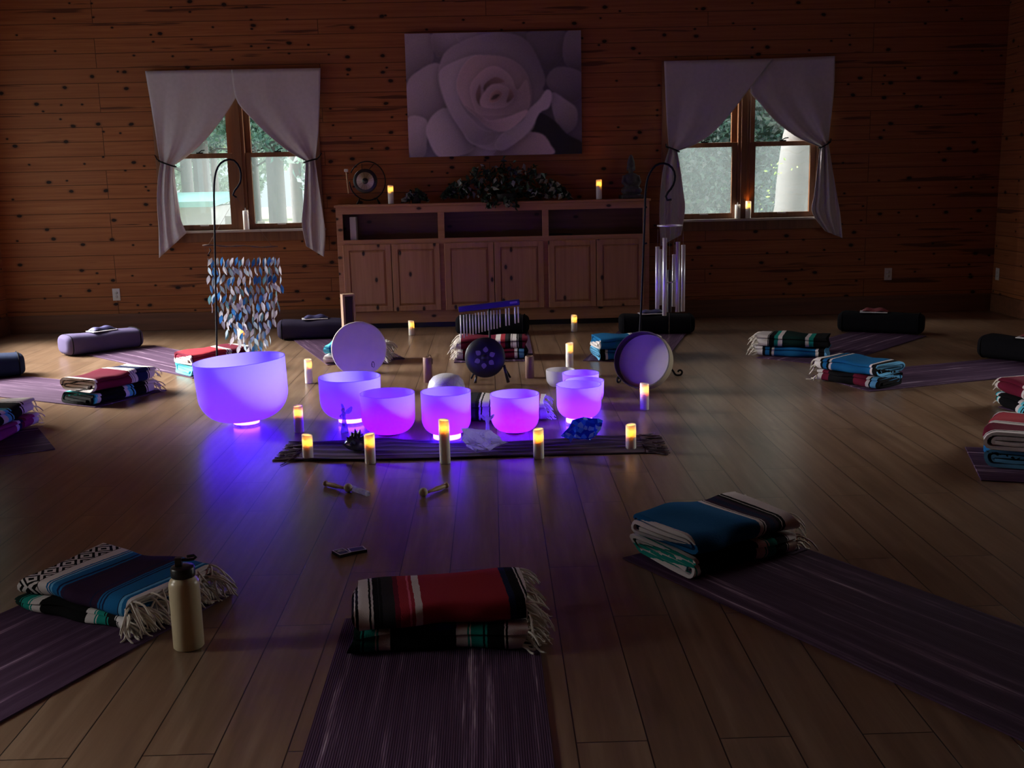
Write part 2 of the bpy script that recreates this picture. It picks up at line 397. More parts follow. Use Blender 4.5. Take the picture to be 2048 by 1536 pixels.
# blanket stripe patterns: (start, sRGB)
K = (14, 13, 15); DG = (40, 38, 42); W_ = (205, 198, 196); RD = (150, 44, 56); TL = (24, 130, 118); BL = (24, 92, 140); NV = (22, 30, 62); PU = (46, 28, 52); PK = (200, 95, 120); LB = (96, 160, 200); GN = (10, 34, 30); MR = (96, 24, 44)
TQ = (92, 190, 205)
PAT = {
 'red': [(0, K), (.012, W_), (.022, K), (.036, W_), (.095, K), (.108, W_), (.118, K), (.150, DG), (.155, K), (.17, DG), (.235, MR), (.265, RD), (.315, PK), (.325, RD), (.345, W_), (.385, RD), (.865, NV), (.90, K), (.955, W_), (.963, K), (.975, W_)],
 'green': [(0, GN), (.075, TL), (.085, K), (.095, TL), (.155, W_), (.162, TL), (.175, W_), (.235, K), (.60, W_), (.662, TL), (.672, W_), (.68, TL), (.75, K), (.76, TL), (.77, K), (.865, W_), (.875, K), (.885, W_)],
 'greenw': [(0, W_), (.03, TL), (.045, W_), (.08, K), (.60, W_), (.662, TL), (.672, W_), (.68, TL), (.75, K), (.865, W_), (.875, K), (.885, W_)],
 'blue': [(0, W_), (.025, BL), (.60, W_), (.635, K), (.645, W_), (.66, PU), (.70, NV), (.76, PU), (.80, K), (.83, W_), (.838, K), (.865, W_)],
 'bluefade': [(0, W_), (.02, K), (.19, W_), (.26, BL), (.275, W_), (.285, BL), (.30, LB), (.315, BL), (.37, NV), (.39, BL), (.41, PU), (.43, NV), (.44, PU), (.66, NV), (.67, PU), (.72, BL), (.735, NV), (.75, BL), (.765, NV), (.78, BL), (.90, NV), (.91, LB), (.93, BL), (.96, W_)],
 'maroon': [(0, W_), (.02, K), (.03, W_), (.07, MR), (.60, W_), (.615, NV), (.625, W_), (.65, NV), (.66, W_), (.70, NV), (.86, W_), (.875, K), (.89, W_)],
 'navygreen': [(0, K), (.04, TL), (.06, TQ), (.09, W_), (.14, K), (.50, W_), (.56, TQ), (.61, K), (.63, TQ), (.65, K), (.82, W_), (.835, K), (.85, W_)],
 'pinkred': [(0, W_), (.03, MR), (.05, RD), (.55, W_), (.57, K), (.58, W_), (.63, MR), (.85, W_), (.87, K), (.89, W_)],
 'teal': [(0, TQ), (.10, BL), (.14, K), (.20, NV), (.30, K), (.42, W_), (.45, K), (.60, W_), (.65, K), (.94, W_)],
 'pink': [(0, K), (.05, W_), (.10, NV), (.14, W_), (.17, MR), (.22, (140, 50, 90)), (.70, W_), (.74, NV), (.78, MR), (.82, (140, 50, 90)), (.92, W_)],
 'redblack': [(0, W_), (.07, MR), (.55, W_), (.62, RD), (.68, DG), (.73, K), (.76, W_), (.775, K), (.785, W_), (.84, K), (.86, W_), (.865, K), (.92, MR)],
 'maroonwhite': [(0, W_), (.10, MR), (.20, K), (.62, MR), (.82, W_), (.86, K), (.88, LB), (.95, K)],
 'greenblack': [(0, W_), (.17, K), (.18, W_), (.185, K), (.26, TL), (.31, W_), (.37, GN), (.68, W_), (.73, TL), (.79, K)],
 'blueend': [(0, W_), (.11, K), (.15, BL), (.21, K), (.24, W_), (.27, BL), (.83, W_), (.87, K), (.95, LB)],
 'greyband': [(0, PK), (.05, W_), (.09, K), (.38, DG), (.43, K), (.46, W_), (.475, K), (.485, W_), (.54, K), (.55, W_), (.56, K), (.70, DG), (.80, (150, 40, 110)), (.94, W_)],
}
STR = {}
def stripe_mat(pat, rev=False, gain=1.0):
    key = (pat, rev)
    if key in STR: return STR[key]
    t = NT('woven_stripes_' + pat); g = t.coord('Generated'); x, y, z = t.sep(g)
    ob = t.coord(); f = t.noise(ob, 300, 2); f2 = t.noise(ob, 40, 3)
    u = t.math('ADD', x, t.math('MULTIPLY_ADD', f2, .012, -.006))
    st = PAT[pat]
    if rev:
        ends = [p for p, _ in st] + [1.0]
        st = [(1 - ends[i + 1], st[i][1]) for i in range(len(st))][::-1]
    c = t.ramp(u, [(p, lin(*c_)) for p, c_ in st], True)
    if pat == 'bluefade':
        oy = t.sep(ob)[1]; oz = t.sep(ob)[2]
        w = t.math('MULTIPLY', t.math('ADD', oy, oz), 13.0)
        tri = t.math('ABSOLUTE', t.math('SUBTRACT', t.math('FRACT', w), .5))
        uu = t.math('ABSOLUTE', t.math('SUBTRACT', t.math('MULTIPLY', t.math('SUBTRACT', u, .02), 5.9), .5))
        val = t.math('FRACT', t.math('MULTIPLY', t.math('ADD', tri, uu), 3.0))
        inb = t.math('MULTIPLY', t.math('GREATER_THAN', u, .025), t.math('LESS_THAN', u, .185))
        c = t.mix(t.math('MULTIPLY', inb, t.math('GREATER_THAN', val, .48)), c, lin(*W_))
    c = t.mix(t.math('MULTIPLY', f, .5), c, (.02, .018, .02, 1), 'MIX') if False else t.mix(.25, t.mix(1, c, (1.3, 1.3, 1.3, 1), 'MULTIPLY'), t.mix(f, (.3, .3, .3, 1), (1, 1, 1, 1)), 'MULTIPLY')
    t.bsdf(c, .95, 0, t.bump(f, .5, .004), Specular_IOR_Level=.1); STR[key] = t.mat; return t.mat
M['fringe'] = simple('cream_fringe', (.72, .66, .58, 1), .95, nz=.2)

# ------------------------------------------------------------------ room
YW = 10.36; XL = -4.66; XR = 4.86; YB = -2.6; ZC = 3.75; TH = .14
def wall_cells(a0, a1, z0, z1, holes):
    xs = sorted({a0, a1, *[h[0] for h in holes], *[h[1] for h in holes]}); zs = sorted({z0, z1, *[h[2] for h in holes], *[h[3] for h in holes]})
    for i in range(len(xs) - 1):
        for j in range(len(zs) - 1):
            cx, cz = (xs[i] + xs[i + 1]) / 2, (zs[j] + zs[j + 1]) / 2
            if any(h[0] < cx < h[1] and h[2] < cz < h[3] for h in holes): continue
            yield xs[i], xs[i + 1], zs[j], zs[j + 1]
W1 = (-3.05, -1.66, .945, 2.33); W2 = (1.70, 3.12, .945, 2.33)
LW = [(7.3, 9.9, .30, 2.45), (1.75, 3.2, .85, 1.85)]; RWIN = [(5.6, 7.6, .6, 1.9)]
m = MB()
for a, b, c_, d in wall_cells(XL - TH, XR + TH, 0, ZC, [W1, W2]): m.bb(a, b, YW, YW + TH, c_, d)
tag(m.build('wall_far', M['wallx']), kind='structure')
for nm, x0, x1, hs in (('wall_left', XL - TH, XL, LW), ('wall_right', XR, XR + TH, RWIN)):
    m = MB()
    for a, b, c_, d in wall_cells(YB, YW, 0, ZC, hs): m.bb(x0, x1, a, b, c_, d)
    tag(m.build(nm, M['wally']), kind='structure')
tag(MB().bb(XL - TH, XR + TH, YB - TH, YB, 0, ZC).build('wall_rear', M['wallx']), kind='structure')
tag(MB().bb(XL - TH, XR + TH, YB - TH, YW + TH, ZC, ZC + .1).build('ceiling', M['ceil']), kind='structure')
tag(MB().bb(XL - TH, XR + TH, YB - TH, YW + TH, -.1, 0).build('floor', M['floor']), kind='structure')
CX0, CX1, CYF = -1.435, 1.475, 10.10
BBH = .17
tag(MB().bb(XL, CX0 - .005, YW - .018, YW, 0, BBH).bb(CX1 + .005, XR, YW - .018, YW, 0, BBH).build('baseboard_far', M['base'], bev=.003), kind='structure')
tag(MB().bb(XL, XL + .018, YB, YW - .018, 0, BBH).build('baseboard_left', M['base'], bev=.003), kind='structure')
tag(MB().bb(XR - .018, XR, YB, YW - .018, 0, BBH).build('baseboard_right', M['base'], bev=.003), kind='structure')

# windows in the far wall: two double-hung units with a mullion
def hung_window(name, w):
    x0, x1, z0, z1 = w
    root = empty(name, ((x0 + x1) / 2, YW, z0), kind='structure'); cx = (x0 + x1) / 2
    L = lambda mb, n, mt, par, **k: mb.build(n, mt, par, **k)
    def bbr(mb, a, b, c_, d, e, f_): return mb.bb(a - cx, b - cx, c_, d, e - z0, f_ - z0)
    fr = MB(); j = .022
    bbr(fr, x0, x0 + j, -.012, TH, z0, z1); bbr(fr, x1 - j, x1, -.012, TH, z0, z1); bbr(fr, x0 + j, x1 - j, -.012, TH, z1 - j, z1)
    bbr(fr, cx - .058, cx + .058, .002, TH, z0, z1 - j)
    bbr(fr, cx - .030, cx + .030, -.012, .002, z0, z1 - j)
    L(fr, 'frame', M['sash'], root, bev=.003)
    cas = MB(); bbr(cas, x0 - .075, x0, -.02, -.001, z0 - .02, z1 + .075); bbr(cas, x1, x1 + .075, -.02, -.001, z0 - .02, z1 + .075); bbr(cas, x0, x1, -.02, -.001, z1, z1 + .075)
    L(cas, 'casing', M['sash'], root, bev=.004)
    sl = MB(); bbr(sl, x0 - .09, x1 + .09, -.055, -.001, z0 - .022, z0); bbr(sl, x0 + .002, x1 - .002, -.001, TH, z0 - .02, z0)
    L(sl, 'sill', M['sill'], root, bev=.004)
    ap = MB(); bbr(ap, x0 - .07, x1 + .07, -.018, -.001, z0 - .11, z0 - .022); L(ap, 'apron', M['sash'], root, bev=.003)
    zm = (z0 + z1) / 2
    for a, b in ((x0 + j, cx - .058), (cx + .058, x1 - j)):
        for lo in (True, False):
            y0, y1 = (.014, .048) if lo else (.056, .090)
            s = MB(); st = .052
            e0, e1 = (z0, zm + .02) if lo else (zm - .02, z1 - j)
            tb, bt = (.042, .052) if lo else (.05, .042)
            bbr(s, a, a + st, y0, y1, e0, e1); bbr(s, b - st, b, y0, y1, e0, e1)
            bbr(s, a + st, b - st, y0, y1, e0, e0 + bt); bbr(s, a + st, b - st, y0, y1, e1 - tb, e1)
            so = L(s, 'sash', M['sash'], root, bev=.003)
            g = MB(); bbr(g, a + st, b - st, (y0 + y1) / 2 - .002, (y0 + y1) / 2 + .002, e0 + bt, e1 - tb); L(g, 'pane', M['glass'], so)
            if lo:
                lk = MB(); xc = (a + b) / 2
                bbr(lk, xc - .03, xc + .03, .018, .045, e1, e1 + .012); lk.tube([(xc - cx - .01, .03, e1 - z0 + .012), (xc - cx + .02, .02, e1 - z0 + .030), (xc - cx + .05, .015, e1 - z0 + .032)], .005, 6)
                L(lk, 'sash_lock', M['black'], so)
                lf = MB(); bbr(lf, xc - .04, xc + .04, .006, .014, e0 + .040, e0 + .052); L(lf, 'sash_lift', M['white'], so)
        sg = MB(); bbr(sg, a, b, .108, .1095, z0, zm); L(sg, 'insect_screen', M['screen'], root)
    return root
hung_window('window_1', W1); hung_window('window_2', W2)
def side_window(name, x, w):
    a, b, z0, z1 = w; root = empty(name, (x, (a + b) / 2, z0), kind='structure'); cy = (a + b) / 2
    fr = MB(); s = .06
    for e, f_ in ((a, a + s), (b - s, b), (cy - s / 2, cy + s / 2)): fr.bb(-.03, .03, e - cy, f_ - cy, 0, z1 - z0)
    for e, f_ in ((0, s), (z1 - z0 - s, z1 - z0)): fr.bb(-.03, .03, a - cy + s, b - cy - s, e, f_)
    fr.build('frame', M['sash'], root)
    MB().bb(-.002, .002, a - cy + s, -s / 2, s, z1 - z0 - s).build('pane', M['glass'], root); MB().bb(-.002, .002, s / 2, b - cy - s, s, z1 - z0 - s).build('pane', M['glass'], root)
side_window('window_3', XL - TH / 2, LW[0]); side_window('window_4', XL - TH / 2, LW[1]); side_window('window_5', XR + TH / 2, RWIN[0])
def portal(loc, sx, sy, rot):
    l = bpy.data.lights.new('daylight_portal', 'AREA'); l.shape = 'RECTANGLE'; l.size = sx; l.size_y = sy; l.cycles.is_portal = True
    o = bpy.data.objects.new('daylight_portal', l); C.objects.link(o); o.location = loc; o.rotation_euler = rot
for w in (W1, W2): portal(((w[0] + w[1]) / 2, YW + TH + .02, (w[2] + w[3]) / 2), w[1] - w[0], w[3] - w[2], (-PI / 2, 0, 0))
for w in LW: portal((XL - TH - .02, (w[0] + w[1]) / 2, (w[2] + w[3]) / 2), w[3] - w[2], w[1] - w[0], (0, -PI / 2, 0))
for w in RWIN: portal((XR + TH + .02, (w[0] + w[1]) / 2, (w[2] + w[3]) / 2), w[3] - w[2], w[1] - w[0], (0, PI / 2, 0))

# ------------------------------------------------------------------ sky
SKY_BASE, SKY_LEFT, SKY_RIGHT = 1.2, 160.0, 15.0
wd = bpy.data.worlds.new('overcast_sky'); sc.world = wd; wd.use_nodes = True; wt = wd.node_tree; wt.nodes.clear()
wo = wt.nodes.new('ShaderNodeOutputWorld'); bg = wt.nodes.new('ShaderNodeBackground'); tc = wt.nodes.new('ShaderNodeTexCoord')
def wlobe(d, p):
    v = wt.nodes.new('ShaderNodeVectorMath'); v.operation = 'DOT_PRODUCT'; v.inputs[1].default_value = Vector(d).normalized(); wt.links.new(tc.outputs['Generated'], v.inputs[0])
    m1 = wt.nodes.new('ShaderNodeMath'); m1.operation = 'MAXIMUM'; m1.inputs[1].default_value = 0; wt.links.new(v.outputs['Value'], m1.inputs[0])
    m2 = wt.nodes.new('ShaderNodeMath'); m2.operation = 'POWER'; m2.inputs[1].default_value = p; wt.links.new(m1.outputs[0], m2.inputs[0]); return m2.outputs[0]
def wmath(op, a, b):
    q = wt.nodes.new('ShaderNodeMath'); q.operation = op
    for i, v in enumerate((a, b)):
        if isinstance(v, (int, float)): q.inputs[i].default_value = v
        else: wt.links.new(v, q.inputs[i])
    return q.outputs[0]
stg = wmath('ADD', wmath('MULTIPLY', wlobe((-1, .30, .62), 24.0), SKY_LEFT), wmath('MULTIPLY', wlobe((1, .40, .50), 12.0), SKY_RIGHT))
bg.inputs[0].default_value = (1.0, .95, .90, 1); wt.links.new(stg, bg.inputs[1])
bg2 = wt.nodes.new('ShaderNodeBackground'); bg2.inputs[0].default_value = (.80, .93, 1.0, 1); bg2.inputs[1].default_value = SKY_BASE
ads = wt.nodes.new('ShaderNodeAddShader'); wt.links.new(bg.outputs[0], ads.inputs[0]); wt.links.new(bg2.outputs[0], ads.inputs[1]); wt.links.new(ads.outputs[0], wo.inputs[0])

# ------------------------------------------------------------------ outdoors
tag(MB().bb(-60, 60, YW + TH + .3, 90, -.7, -.6).build('ground_outside', M['grass']), kind='structure')
rng = np.random.default_rng(11)
def leaf_mesh(name, pts, size, cols, mat, parent=None, loc=(0, 0, 0), up=None, aspect=.55, droop=0.3):
    n = len(pts); pts = np.asarray(pts, float)
    d = rng.normal(size=(n, 3)); d[:, 2] -= droop; d /= np.linalg.norm(d, axis=1)[:, None]
    q = rng.normal(size=(n, 3)); q -= d * (q * d).sum(1)[:, None]; q /= np.linalg.norm(q, axis=1)[:, None]
    nn = np.cross(d, q); s = size * rng.uniform(.6, 1.25, (n, 1))
    off = [(-.5, 0, 0), (-.1, .5, .12), (.5, 0, 0), (-.1, -.5, .12)]
    V = np.stack([pts + d * a * s + q * b * s * aspect + nn * c_ * s for a, b, c_ in off], 1).reshape(-1, 3)
    me = bpy.data.meshes.new(name); me.from_pydata(V.tolist(), [], np.arange(4 * n).reshape(n, 4).tolist())
    ca = me.color_attributes.new('Col', 'FLOAT_COLOR', 'POINT')
    cc = np.ones((n, 4, 4)); ci = rng.integers(0, len(cols), n); base = np.array(cols)[ci] * rng.uniform(.75, 1.25, (n, 1))
    cc[:, :, :3] = base[:, None, :]
    ca.data.foreach_set('color', cc.reshape(-1).astype(np.float32)); me.materials.append(mat); me.update()
    o = bpy.data.objects.new(name, me); C.objects.link(o); o.location = loc
    if parent: o.parent = parent
    return o
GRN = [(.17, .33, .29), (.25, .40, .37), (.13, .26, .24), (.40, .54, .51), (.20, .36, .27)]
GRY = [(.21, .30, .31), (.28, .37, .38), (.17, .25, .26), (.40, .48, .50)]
def blob(n, c, r, hollow=.55):
    d = rng.normal(size=(n, 3)); d /= np.linalg.norm(d, axis=1)[:, None]
    return np.array(c) + d * (rng.uniform(hollow, 1, (n, 1)) ** .6) * np.array(r) + rng.normal(scale=.08, size=(n, 3))
def tree(label, px, Y, r, crown, n, cols, lean=0, bark='bark', top=5.5, size=.11, group=None):
    n *= 8
    b = P(px, 500, Y); root = empty('tree', (b.x, Y, -.6), label, 'tree', group)
    t_ = MB(); t_.tube([(0, 0, 0), (lean * .3, 0, .5), (lean * .6, 0, 2.2), (lean, 0, top)], [r * 1.35, r, r * .9, r * .7], 14)
    for k in range(5):
        a = rng.uniform(0, 6.28); z = rng.uniform(2.2, 4.4)
        t_.tube([(lean * .6, 0, z), (lean * .6 + math.cos(a) * .8, math.sin(a) * .8, z + .35), (lean * .6 + math.cos(a) * 1.7, math.sin(a) * 1.7, z + .3)], [r * .25, r * .16, r * .05], 6)
    t_.build('trunk', M[bark], root)
    if crown: leaf_mesh('crown', np.concatenate([blob(n // len(crown), (c_[0], c_[1], c_[2]), c_[3]) for c_ in crown]), size, cols, M['leaf'], root)
    return root
# trees behind the left window
tree('slim grey trunk tree outside the left window, nearest the left curtain', 385, 27, .16, [(0, 0, 4.4, (2.0, 1.6, 1.7))], 1500, GRY)
tree('broad grey trunk tree outside the left window seen between hook and pane edge', 415, 22.7, .19, [(0, 0, 4.6, (2.2, 1.5, 1.8))], 1500, GRN)
tree('dark conifer trunk standing outside the right pane of the left window', 560, 18.7, .165, [(.3, 0, 4.2, (1.1, 1.2, 1.9)), (-.4, .6, 3.3, (1.1, .9, .5))], 1900, GRN)
tree('thin tree at the far edge of the outdoor lawn behind window mullion', 520, 33.5, .13, [(0, 0, 4.8, (2.6, 1.8, 2.0))], 1300, GRY)
tree('leafy tree outside, half hidden by the right curtain of the left window', 600, 13.6, .08, [(.7, 0, 2.9, (.7, .7, 1.5))], 1000, GRN)
tree('yellow green tree crown behind the upper left pane', 440, 41, .14, [(0, 0, 5.6, (3.0, 1.6, 2.4))], 1600, [(.50, .58, .34), (.40, .50, .32), (.55, .62, .46)])
# far tree line, its haze painted in as pale leaf colours
b = empty('tree_line', (-8, 60, -.6), kind='stuff'); tag(b, 'distant hazy row of trees beyond the lawn', 'trees')
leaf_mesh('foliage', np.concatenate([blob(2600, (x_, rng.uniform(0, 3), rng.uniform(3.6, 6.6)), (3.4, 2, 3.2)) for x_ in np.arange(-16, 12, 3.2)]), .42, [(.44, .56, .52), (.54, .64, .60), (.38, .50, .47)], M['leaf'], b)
# added leaf wall, unseen from the room, blocks bright sky from the lawn
ev = empty('sky_blocker_row', (-16.5, 17, -.6), kind='stuff'); tag(ev, 'added unseen leaf row that blocks bright sky from the lawn', 'trees')
leaf_mesh('foliage', np.stack([rng.uniform(-.6, 1.6, 6000), rng.uniform(0, 36, 6000), rng.uniform(0, 17, 6000)], 1), .9, GRN, M['leaf'], ev)
cv = MB(); cv.grid(lambda u, v: (.5 +   .3 * math.sin(u * 40), 36 * u, 16 * v), 40, 6); cv.build('blocker_sheet', M['bark'], ev)
# shed
s0 = P(352, 448, 16.0); s1 = P(424, 448, 16.0); zt = P(390, 414, 16.0).z; zr = P(390, 404, 16.0).z
sx = s1.x - s0.x
shed = empty('garden_shed', (s0.x, 16.0, -.6), 'grey board shed with teal roof outside the left window', 'shed')
sm = MB(); sm.bb(-.6, sx, 0, 1.8, 0, zt + .6); sm.build('walls', simple('grey_boards', (.42, .42, .43, 1), .9, nscale=6), shed)
rm = MB(); rm.add([(-.7, -.15, zt + .6), (sx + .08, -.15, zt + .6), (sx + .08, 1.9, zt + .6 + .12), (-.7, 1.9, zt + .6 + .12), (-.7, -.15, zt + .68), (sx + .08, -.15, zt + .68), (sx + .08, 1.9, zt + .68 + .12), (-.7, 1.9, zt + .68 + .12)], [(0, 1, 2, 3), (4, 5, 6, 7), (0, 1, 5, 4), (1, 2, 6, 5), (2, 3, 7, 6), (3, 0, 4, 7)])
rm.build('roof', simple('teal_roof', (.22, .52, .50, 1), .7), shed)
for i in range(6): pass
fe = MB()
for i in range(9): fe.bb(sx + .12 + i * .16, sx + .23 + i * .16, .3, .34, 0, zt + .45 - i * .03)
fo = fe.build('board_fence', simple('weathered_fence', (.46, .45, .45, 1), .9), None, (s0.x, 16.0, -.6)); tag(fo, 'weathered upright board fence beside the teal roofed shed', 'fence')
tb = P(410, 447, 13.0); t_ = MB(); t_.lathe([(0, 0), (.16, 0), (.19, .25), (.18, .29), (0, .31)], 20); tag(t_.build('white_tub', M['paper'], None, (tb.x, 13.0, -.6)), 'small white tub on the grass outside the left window', 'tub')
bx = P(535, 420, 22.0); tag(MB().bb(-.5, .5, 0, 1, 0, .62).build('stone_block', simple('pale_stone', (.5, .53, .54, 1), .9), None, (bx.x - .6, 22, -.6)), 'pale stone block on the lawn outside the left window', 'block')
# right window: hedge and pale leaning trunk
hed = empty('hedge', (2.9, 14.6, -.6), 'dense blue-green hedge filling the right window view', 'hedge')
hp = np.stack([rng.uniform(-3.0, 3.0, 30000), rng.uniform(-.35, .9, 30000), rng.uniform(0, 3.9, 30000)], 1); hp[:, 1] += .35 * np.sin(hp[:, 0] * 2.1) * np.cos(hp[:, 2] * 2.4)
leaf_mesh('foliage', hp, .10, GRN + GRY, M['leaf'], hed)
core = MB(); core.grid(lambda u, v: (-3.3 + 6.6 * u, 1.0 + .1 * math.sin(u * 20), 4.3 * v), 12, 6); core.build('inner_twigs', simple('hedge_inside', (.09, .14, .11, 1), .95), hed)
tY = 12.4
a0 = P(1577, 430, tY); a1 = P(1612, 230, tY); rt = 33 / FOC * tY
pt = empty('tree', (a0.x, tY, -.6), 'pale leaning tree trunk with bark scars outside the right window', 'tree')
dirv = (a1 - a0) / (a1.z - a0.z)
tm = MB(); pts = []
for i in range(16):
    z = -.6 + i * .26; d_ = z - a0.z; pts.append((dirv.x * d_ + .03 * math.sin(i * 1.3), 0, z + .6))
tm.tube(pts, [rt * (1.12 - .012 * i + .05 * math.sin(i * 2.1)) for i in range(16)], 24)
tm.build('trunk', M['birch'], pt)
for pxx, pyy, nn in ((1556, 343, 16), (1543, 408, 10)):
    p_ = P(pxx, pyy, tY - .2) - Vector((a0.x, tY, -.6)); leaf_mesh('foliage', blob(nn, tuple(p_), (.03, .03, .03)), .05, [(.42, .72, .16), (.5, .78, .2)], M['leaf'], pt)

# ------------------------------------------------------------------ curtains
def resample(pl, n):
    pl = [np.array(p, float) for p in pl]; d = [0]
    for a, b in zip(pl, pl[1:]): d.append(d[-1] + np.linalg.norm(b - a))
    out = []
    for i in range(n):
        s = d[-1] * i / (n - 1); k = max(j for j in range(len(d)) if d[j] <= s + 1e-9); k = min(k, len(pl) - 2)
        f = (s - d[k]) / max(1e-9, d[k + 1] - d[k]); out.append(pl[k] * (1 - f) + pl[k + 1] * f)
    return out
def smooth_pl(pl, n):
    pl = [np.array(p, float) for p in pl]; q = [pl[0]] + pl + [pl[-1]]; out = []
    for i in range(1, len(q) - 2):
        for k in range(6):
            t = k / 6; a, b, c_, d = q[i - 1], q[i], q[i + 1], q[i + 2]
            out.append(.5 * (2 * b + (c_ - a) * t + (2 * a - 5 * b + 4 * c_ - d) * t * t + (3 * b - a - 3 * c_ + d) * t ** 3))
    out.append(pl[-1]); return resample(out, n)
def curtain(label, Lu, Ru, Ll, Rl, tie, hook, ybase, nf, ph):
    yc = YW - ybase; root = empty('curtain', P((Lu[0][0] + Ru[0][0]) / 2, Lu[0][1], yc), label, 'curtain', 'grey curtains at the far windows'); o = root.location.copy()
    nu, n1, n2 = 44, 26, 22
    L1, R1, L2, R2 = smooth_pl(Lu, n1), smooth_pl(Ru, n1), smooth_pl(Ll, n2), smooth_pl(Rl, n2)
    rows = [(a, b, i / (n1 - 1)) for i, (a, b) in enumerate(zip(L1, R1))]
    rows2 = [(a, b, 1 - i / (n2 - 1)) for i, (a, b) in enumerate(zip(L2, R2))]
    rows += rows2[1:]
    vs = []; fs = []
    for r, (a, b, g) in enumerate(rows):
        low = r >= n1
        for j in range(nu + 1):
            u = j / nu; q = a * (1 - u) + b * u; amp = (.0015 + .017 * g ** 1.4) if not low else (.012 + .016 * g)
            w1 = math.sin(2 * PI * nf * .55 * u + ph + 1.4 * math.sin(3.1 * u + g * 1.5)); dy = -amp * (1 + w1 * abs(w1) ** .5) - .004 * math.sin(7 * u + 5 * g)
            if low: dy -= .02 * (1 - g)
            vs.append(P(q[0], q[1], yc + dy) - o)
    R = len(rows)
    for r in range(R - 1):
        for j in range(nu): k = r * (nu + 1) + j; fs.append((k, k + 1, k + nu + 2, k + nu + 1))
    ob = MB().add(vs, fs, True).build('panel', M['curtain'], root)
    sd = ob.modifiers.new('solid', 'SOLIDIFY'); sd.thickness = .003
    a, b = P(tie[0][0], tie[0][1], yc - .03) - o, P(tie[1][0], tie[1][1], yc - .03) - o
    c_ = (a + b) / 2; h = (b - a) / 2; tb = MB()
    tb.tube([c_ + h * 1.12 * math.cos(q) + Vector((0, -.048 * math.sin(q), 0)) for q in np.linspace(0, 2 * PI, 20, endpoint=False)], .0075, 6, closed=True)
    hk = P(hook[0], hook[1], YW - .012) - o; src = a if (a - hk).length < (b - hk).length else b
    tb.tube([src, (src + hk) / 2 + Vector((0, -.01, -.01)), hk], .006, 6)
    tb.build('tieback', M['black'], root)
curtain('grey curtain panel at the left window, tied back on its left side', [(290, 142), (300, 200), (309, 255), (316, 300), (321, 327)], [(500, 138), (470, 198), (440, 244), (405, 286), (373, 314), (348, 331)],
        [(321, 327), (316, 360), (314, 410), (317, 460), (318, 516)], [(348, 331), (352, 370), (358, 410), (362, 440), (373, 466)], ((319, 322), (350, 333)), (310, 311), .050, 5, .4)
curtain('grey curtain panel at the left window, tied back on its right side', [(462, 139), (472, 198), (500, 234), (540, 273), (578, 303), (612, 322)], [(641, 136), (639, 220), (635, 280), (630, 322)],
        [(612, 322), (610, 360), (607, 410), (604, 450), (612, 492)], [(630, 322), (637, 370), (645, 420), (651, 466), (648, 514)], ((609, 325), (633, 318)), (643, 306), .075, 4, 1.2)
curtain('grey curtain panel at the right window, tied back on its left side', [(1328, 122), (1331, 190), (1334, 250), (1338, 298)], [(1545, 117), (1500, 176), (1462, 226), (1425, 266), (1390, 289), (1354, 302)],
        [(1338, 298), (1326, 340), (1320, 390), (1318, 440), (1322, 492)], [(1354, 302), (1361, 340), (1366, 380), (1370, 418), (1362, 470)], ((1334, 294), (1357, 303)), (1332, 288), .075, 4, .2)
curtain('grey curtain panel at the right window, tied back on its right side', [(1520, 118), (1500, 178), (1520, 207), (1552, 243), (1595, 275), (1640, 294)], [(1670, 112), (1668, 180), (1662, 240), (1657, 285)],
        [(1640, 294), (1634, 340), (1628, 390), (1624, 425), (1650, 462)], [(1657, 285), (1664, 330), (1674, 390), (1681, 430), (1685, 476)], ((1639, 296), (1659, 284)), (1662, 278), .050, 5, 2.0)

